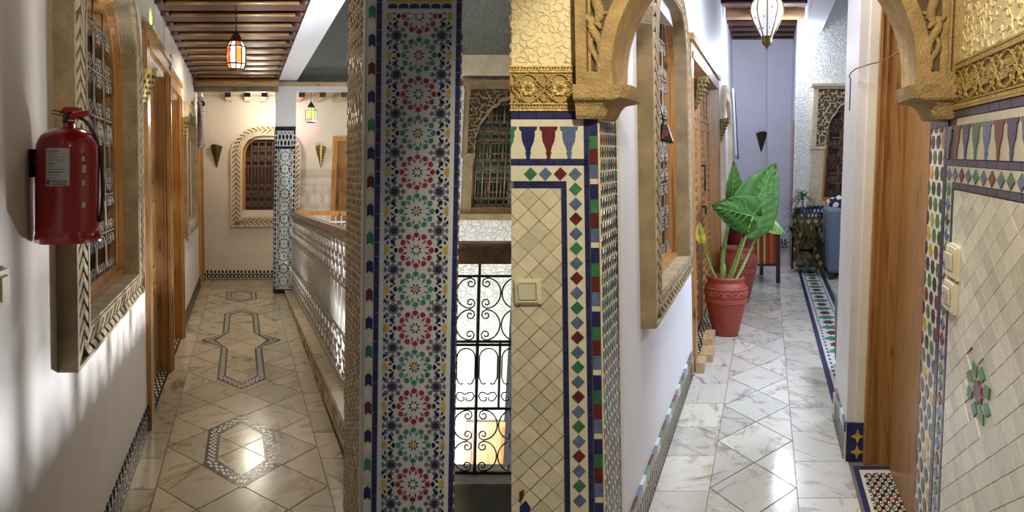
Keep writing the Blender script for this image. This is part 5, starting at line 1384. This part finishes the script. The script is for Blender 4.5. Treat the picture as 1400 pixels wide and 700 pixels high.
# ---- chandelier
c = R(-.002, 5.0, 2.185); ch = thing('glass_chandelier', c, 'white ribbed glass teardrop chandelier with coloured dots and dark metal tip', 'chandelier')
M['cgl'] = emit('milky_glass', (.85, .86, .92), .8)
prof = [(.040,.105),(.062,.15),(.085,.20),(.102,.25),(.108,.285),(.103,.32),(.085,.36),(.05,.385)]
mb = MB(); k = 10
for q in range(k):
    a = 2*pi*q/k
    mb.tube([c+Vector(((r+.002)*cos(a), (r+.002)*sin(a), z)) for r, z in prof], .0042, 5)
mb.lathe([(.05,.385),(.03,.40),(.02,.43),(.028,.45),(.006,.47)], 14, c)
mb.build('metal_ribs', 'brassd', ch)
for q in range(k):
    a0 = 2*pi*(q+.06)/k; a1 = 2*pi*(q+.94)/k; mb = MB(); mb.lathe([(r*(.99), z) for r, z in prof], 4, c, 0, None, a0, a1); mb.build('glass_panel', 'cgl', ch)
rr = random.Random(2); mb = MB(); dots = ['lp_y', 'lp_r', 'blue', 'lp_g', 'chrome']
for q in range(k):
    for i in range(9):
        f = (i+.5)/9*6.6; j = int(f); f -= j; r = prof[j][0]*(1-f)+prof[j+1][0]*f; z = prof[j][1]*(1-f)+prof[j+1][1]*f
        a = 2*pi*(q+.5+rr.uniform(-.2, .2))/k; cc0 = c+Vector((r*1.0*cos(a), r*1.0*sin(a), z)); t = Vector((-sin(a), cos(a), 0)); o_ = Vector((cos(a), sin(a), 0))*.002; e = .0072 if i % 2 else .0035
        m_ = rr.randrange(4) if i % 2 else 4
        mb.add([cc0+o_+t*(e*cos(2*pi*s/6))+Vector((0,0,e*sin(2*pi*s/6))) for s in range(6)], [tuple(range(6))], m_)
mb.build('coloured_dots', dots, ch)
mb = MB(); mb.lathe([(.001,0),(.004,.022),(.012,.035),(.030,.055),(.036,.075),(.034,.09),(.040,.098),(.042,.106),(.03,.106)], 20, c); mb.build('metal_tip', 'brassd', ch)
mb = MB()
for i in range(int((3.28-2.66)/.03)): z0 = c.z+.47+.03*i; mb.tube([(c.x+.009*cos(t)*(i % 2), c.y+.009*cos(t)*((i+1) % 2), z0+.015+.018*sin(t)) for t in [2*pi*j/8 for j in range(8)]], .0025, 4, 0, True)
mb.build('chain', 'brassd', ch)
light('POINT', 'chandelier_bulb', c+Vector((0,0,.27)), 10, (.95, .94, 1), .05)

# ---- pots and plants
def pot(loc, s, label):
    c = Vector(loc); o = thing('clay_pot', c, label, 'pot', 'carved red clay pots')
    prof = [(.001,.005),(.085,.0),(.098,.006),(.100,.02),(.112,.07),(.138,.18),(.158,.27),(.168,.33),(.172,.365),(.168,.40),(.150,.43),(.142,.44),(.146,.455),(.150,.47),(.147,.482),(.135,.485),(.128,.475),(.120,.43),(.001,.43)]
    MB().lathe([(r*s, z*s) for r, z in prof], 48, c).build('pot_body', 'clay', o)
    mb = MB()
    for z in (.285, .30, .395): 
        r = .1625 if z < .3 else (.165 if z < .35 else .170)
        mb.tube([c+Vector(((r+.002)*s*cos(2*pi*i/40), (r+.002)*s*sin(2*pi*i/40), z*s)) for i in range(40)], .0035*s, 5, 0, True)
    for i in range(10):
        a = 2*pi*i/10; 
        for s_ in (1, -1):
            pts = []
            for t in range(12):
                q = t/11; rr = .030*(1-q*.75); th = s_*(q*5.5)+(0 if s_ > 0 else pi)
                x = rr*cos(th)+s_*.020*(1); y = rr*sin(th)*.9
                aa = a+x/.168+.0; zz = .346+y; pts.append(c+Vector((.1725*s*cos(aa), .1725*s*sin(aa), zz*s)))
            mb.tube(pts, .0032*s, 5)
    mb.build('scroll_relief', 'clayl', o); MB().lathe([(.001,.44*s),(.128*s,.438*s)], 24, c).build('soil', 'soil', o)
    return o, c
p1c = Rf(-.342, 6.0, 0); pot(p1c, 1.0, 'front red clay pot with scroll relief holding the big leaved plant')
p2c = Rf(-.30, 7.35, 0); pot(p2c, 1.13, 'second red clay pot standing behind the front one')
S0 = Vector
def Rw(x, y, d): return Vector(((x-1049)*d/1000+.349*d, d, 1.5+(208-y)*d/1000+.014*d))
def ear(org, tip, side, hw, mats, parent, fold=.2, name='leaf', curl_=.15, back=.35):
    """elephant ear leaf: org = stalk joint, tip, half width hw, two lobes behind the joint"""
    ax = tip-org; Ln = ax.length; ax.normalize(); side = (side-ax*side.dot(ax)).normalized(); nn = ax.cross(side)
    N, K = 22, 12; vs = []; fs = []
    for i in range(N+1):
        t = i/N; s_ = -back+(1+back)*t                       # along the midrib, -back..1
        if s_ < 0: w = hw*(.60+.40*(1+s_/back))*sqrt(max(0, 1-(s_/back)**4)*.94+.06); 
        else: w = hw*(1-s_**1.6)**.85*(1.0+.12*sin(s_*3))
        for j in range(-K, K+1):
            q = j/K; gap = 0
            if s_ < 0: gap = .10*min(1, -s_/back*1.6)
            x = q*w if s_ >= 0 else math.copysign(gap*hw+(abs(q))*(w-gap*hw), q if q else 1)
            sl = s_*Ln + abs(q)*-.10*Ln*(1-abs(s_))
            rib = .017*Ln*cos((s_*1.0-abs(q)*.55)*2*pi*6.0)*min(1, abs(q)*3)
            hgt = -fold*abs(x)+rib - curl_*Ln*max(0, s_)**2 + .01*Ln*sin(q*9+s_*7)
            vs.append(org+ax*sl+side*x+nn*hgt)
    w_ = 2*K+1
    for i in range(N):
        for j in range(2*K):
            s_ = -back+(1+back)*(i+.5)/N
            if s_ < -.02 and j in (K-1, K): continue
            a = i*w_+j; fs.append((a, a+1, a+w_+1, a+w_))
    o = MB().add(vs, fs, 0, True).build(name, mats, parent)
    o.modifiers.new('t', 'SOLIDIFY').thickness = .0015
    mb = MB(); up = nn*.002
    def at(s_, q):
        w = hw*(1-max(0, s_)**1.6)**.85 if s_ >= 0 else hw*.9
        x = q*w; return org+ax*(s_*Ln-abs(q)*.10*Ln*(1-abs(s_)))+side*x+nn*(-fold*abs(x)-curl_*Ln*max(0, s_)**2)
    for e in (1, -1):
        mb.tube([at(s_/10, 0)+nn*e*.004 for s_ in range(0, 10)], [.0045*(1-s_/12) for s_ in range(10)], 5)
        for k_ in range(7):
            for sd in (-1, 1):
                s0_ = .02+k_*.13; mb.tube([at(s0_+.16*q*(1.2 if k_ else -.9), sd*q*.92)+nn*e*.004 for q in (0, .3, .6, .9)], [.0026, .002, .0015, .0008], 4)
    mb.build('leaf_veins', 'leafl', o)
    return o
pl1 = thing('elephant_ear_plant', p1c+Vector((0,0,.43)), 'elephant ear plant with huge ribbed green leaves growing in the front red pot', 'plant')
base = p1c+Vector((0,0,.42))
lv = [ (Rw(1026,291,5.9), Rw(1059,224,6.05), Vector((1,.12,-.55)), .200, 'leaf', .12, .05, .40, 'large upright green leaf facing the viewer'),
       (Rw(1000,283,6.2), Rw(1001,221,6.25), Vector((.75,.66,0)), .16, 'leaf', .25, .05, .35, 'upright darker leaf seen edge on at the left'),
       (Rw(1029,296,5.75), Rw(977,282,5.62), Vector((.3,.25,-1)), .155, 'leaf', .22, .10, .14, 'yellow green leaf drooping to the left'),
       (Rw(1043,303,6.0), Rw(1075,319,5.9), Vector((.1,.5,.9)), .075, 'leafl', .1, .1, .25, 'small light green leaf at the right'),
       (Rw(958,326,5.85), Rw(955,303,5.9), Vector((1,.2,0)), .042, 'leafy', .1, .1, .25, 'yellow leaf on a thin stalk at the far left') ]
for org, tip, sd, hw, m_, fo, cu_, bk_, lb in lv:
    o = ear(org, tip, sd, hw, m_, pl1, fo, 'leaf', cu_, bk_); o['label'] = lb
for (x0, end, r0, bow) in ((0, lv[0][0], .013, (.05,0,.1)), (-.02, lv[1][0], .016, (-.03,.03,.1)), (.01, lv[2][0], .011, (.02,-.02,.08)), (.03, lv[3][0], .010, (.03,0,.02)), (-.03, lv[4][0], .007, (-.03,-.02,.0))):
    b0 = base+Vector((x0*1.6, -.02, -.02)); P = []
    for i in range(13):
        t = i/12; P.append(b0.lerp(end, t)+Vector(bow)*sin(pi*t)*.8*(1-t)+Vector((0,0,0)))
    MB().tube(P, [r0*1.5*(1-.55*i/12) for i in range(13)], 8).build('stalk', 'stem', pl1)
MB().tube([base+Vector((-.035,-.01,-.03)), base+Vector((-.02,-.01,.13)), base+Vector((-.015,0,.19))], [.03, .022, .006], 8).build('root_crown', 'stem', pl1)

# ---- striped armchair
mt, n_, b_ = nt('striped_fabric'); v_ = coords(n_, (1,1,1), False); sx = n_.nodes.new('ShaderNodeSeparateXYZ'); n_.links.new(v_, sx.inputs[0])
r_ = n_.nodes.new('ShaderNodeMapRange'); r_.inputs['From Min'].default_value = -.20; r_.inputs['From Max'].default_value = .20; n_.links.new(sx.outputs['X'], r_.inputs[0])
rd, orr, ye, br, gn = (.28,.03,.015), (.42,.10,.015), (.50,.34,.07), (.16,.04,.02), (.06,.09,.05)
c_ = ramp(n_, r_.outputs[0], [(0, rd),(.12, rd),(.16, br),(.26, rd),(.29, ye),(.35, rd),(.38, br),(.47, ye),(.53, gn),(.56, rd),(.66, orr),(.74, rd),(.80, br),(.86, orr),(.93, ye),(1, ye)])
n_.nodes[-1].color_ramp.interpolation = 'CONSTANT'; n_.links.new(c_, b_.inputs[0]); b_.inputs['Roughness'].default_value = .9; M['stripe'] = mt
cw = Rf(-.05, 8.4, 0); ac = thing('armchair', cw, 'armchair with red and yellow striped fabric and black wooden frame behind the pots', 'chair')
def cb2(n, x0, x1, y0, y1, z0, z1, m): return MB().box(cw.x+x0, cw.x+x1, cw.y+y0, cw.y+y1, cw.z+z0, cw.z+z1).build(n, m, ac)
for x, y in ((.160, -.04), (.160, .52), (-.22, -.04), (-.22, .52)): cb2('leg', x-.018, x+.018, y-.018, y+.018, 0, .60 if x > 0 else .78, 'black')
sp = MB().prism([(-.22,.22),(.155,.22),(.155,.545),(.05,.62),(-.22,.70)], -.01, .025, lambda a, b, h: (cw.x+a, cw.y-.04+h, cw.z+b)).build('side_panel', 'stripe', ac)
mb = MB().prism([(-.24,.70),(.05,.62),(.175,.555),(.175,.575),(.05,.65),(-.24,.73)], -.04, .04, lambda a, b, h: (cw.x+a, cw.y-.03+h, cw.z+b)); mb.prism([(-.24,.70),(.05,.62),(.175,.555),(.175,.575),(.05,.65),(-.24,.73)], -.03, .03, lambda a, b, h: (cw.x+a, cw.y+.52+h, cw.z+b)); mb.box(cw.x-.24, cw.x+.175, cw.y-.06, cw.y+.54, cw.z+.20, cw.z+.225); mb.build('arm_frame', 'black', ac)
bevel(cb2('seat', -.2, .15, -.01, .5, .225, .42, 'stripe'), .03); bevel(cb2('backrest', -.27, -.17, -.03, .53, .22, .82, 'stripe'), .03)

# ---- dracaena in a glass vase
vc = Rf(.475, 9.12, 0); dp = thing('dracaena_plant', vc+Vector((0,0,.05)), 'tall thin dracaena with tufts of narrow dark leaves in the glass vase', 'plant')
vs_ = thing('glass_vase', vc, 'dark clear glass vase on the floor at the end of the mosaic runner', 'vase')
MB().lathe([(.001,.0),(.10,.0),(.135,.03),(.14,.07),(.12,.12),(.085,.17),(.08,.22),(.10,.30),(.095,.30),(.074,.22),(.08,.17),(.112,.12),(.13,.07),(.12,.03),(.001,.012)], 32, vc).build('vase_body', 'glass', vs_)
rr = random.Random(11)
tuf = [(1098,258,22,.26),(1090,282,18,.24),(1083,303,15,.20),(1116,300,16,.20),(1104,316,14,.2),(1118,320,12,.16)]
for x, y, n, ln in tuf:
    d = 9.05+rr.uniform(-.05, .12); tp = Rw(x, y+9, d); b0 = vc+Vector((rr.uniform(-.03,.03), rr.uniform(-.03,.03), .06))
    P = [b0.lerp(tp, t/8)+Vector((.03*sin(t*.8+x), .02*sin(t+y), 0))*sin(pi*t/8) for t in range(9)]
    MB().tube(P, [.016-.008*t/8 for t in range(9)], 6).build('stem', 'trunk', dp)
    mb = MB()
    for i in range(n*2):
        a = rr.uniform(0, 2*pi); el = rr.uniform(.1, 1.35); L_ = ln*rr.uniform(.7, 1.1); hd = Vector((cos(a), sin(a), 0)); sdv = Vector((-sin(a), cos(a), 0))
        vv = []; o_ = tp-Vector((0,0,rr.uniform(0,.06)))
        for t in range(6):
            q = t/5; pos = o_+hd*(L_*q*cos(el*(1-q*.4)))+Vector((0,0,L_*(q*sin(el)-.75*q*q))); w = .011*(1-q**2)+.001
            vv += [pos-sdv*w, pos+sdv*w+Vector((0,0,.002))]
        mb.add(vv, [(2*t, 2*t+1, 2*t+3, 2*t+2) for t in range(5)], 0, True)
    mb.build('leaf_tuft', 'leafd', dp)

# ---- sofas and cushion
sc0 = Rf(1.0, 9.0, 0); so = thing('sofa', sc0, 'blue grey sofa against the salon wall', 'sofa')
def sb(n, u0, u1, d0, d1, z0, z1, w=.04, m='sofa'): return bevel(MB().box(u0, u1, d0, d1, z0, z1).build(n, m, so, Rf), w, 4)
sb('armrest', .705, .90, 8.55, 9.34, .08, .83, .05); sb('base', .88, 2.2, 8.6, 9.34, .08, .30, .02); sb('seat_cushion', .905, 1.55, 8.58, 9.2, .30, .50, .05); sb('seat_cushion', 1.56, 2.2, 8.58, 9.2, .30, .50, .05); sb('backrest', .88, 2.2, 9.15, 9.36, .3, .88, .05)
mb = MB()
for u in (.75, 2.1):
    for d in (8.6, 9.25): mb.box(u-.03, u+.03, d-.03, d+.03, 0, .09)
for u in (.75, 2.1):
    for d in (8.6, 9.25): MB().box(u-.03, u+.03, d-.03, d+.03, 0, .09).build('leg', 'black', so, Rf)
mt, n_, b_ = nt('floral_navy_fabric'); v_ = coords(n_, (1,1,1), False); vo = n_.nodes.new('ShaderNodeTexVoronoi'); vo.inputs['Scale'].default_value = 13
ad = n_.nodes.new('ShaderNodeVectorMath'); ad.operation = 'MULTIPLY_ADD'; ad.inputs[1].default_value = (.12,.12,.12); nn_ = n_.nodes.new('ShaderNodeTexNoise'); nn_.inputs['Scale'].default_value = 18; n_.links.new(v_, nn_.inputs['Vector']); n_.links.new(nn_.outputs['Color'], ad.inputs[0]); n_.links.new(v_, ad.inputs[2]); n_.links.new(ad.outputs[0], vo.inputs['Vector'])
n_.links.new(ramp(n_, vo.outputs['Distance'], [(.0, (.30,.22,.12)), (.10, (.7,.68,.66)), (.33, (.65,.63,.62)), (.40, (.012,.014,.04))]), b_.inputs[0]); b_.inputs['Roughness'].default_value = .9
cu0 = Rf(1.0, 8.95, .50); vs = []; fs = []; N = 14
ex = Vector((.88,-.10,.42)).normalized(); ey = Vector((-.42,.25,.86)).normalized(); ez = ex.cross(ey); cc1 = cu0+Vector((.02,-.05,.30))
for sgn in (1, -1):
    for i in range(N+1):
        for j in range(N+1):
            x, y = i/N*2-1, j/N*2-1; t = ((1-x*x)*(1-y*y))**.45; pc = 1-.08*(1-abs(x))*0
            vs.append(cc1+ex*(x*.23*(1-.07*(1-y*y)*0+.0))+ey*(y*.23)+ez*(sgn*.085*t))
for s0_ in (0, (N+1)**2):
    for i in range(N):
        for j in range(N): a = s0_+i*(N+1)+j; fs.append((a, a+1, a+N+2, a+N+1))
cs_ = MB().add(vs, fs, 0, True).build('cushion', mt, None, Wd, cc1); tag(cs_, 'navy cushion with white flowers leaning on the blue grey sofa', 'cushion')
so = thing('sofa', Rf(.8, 4.8, 0), 'grey sofa end showing past the white pier, nearest the viewer', 'sofa')
sb('armrest', .462, .70, 4.3, 5.05, .06, .535, .05, 'sofag'); sb('seat', .68, 1.7, 4.32, 5.1, .06, .42, .04, 'sofag'); sb('backrest', .68, 1.7, 4.2, 4.36, .3, .8, .04, 'sofag')
for u in (.52, 1.6): MB().box(u-.02, u+.02, 4.4, 4.44, 0, .07).build('leg', 'black', so, Rf)
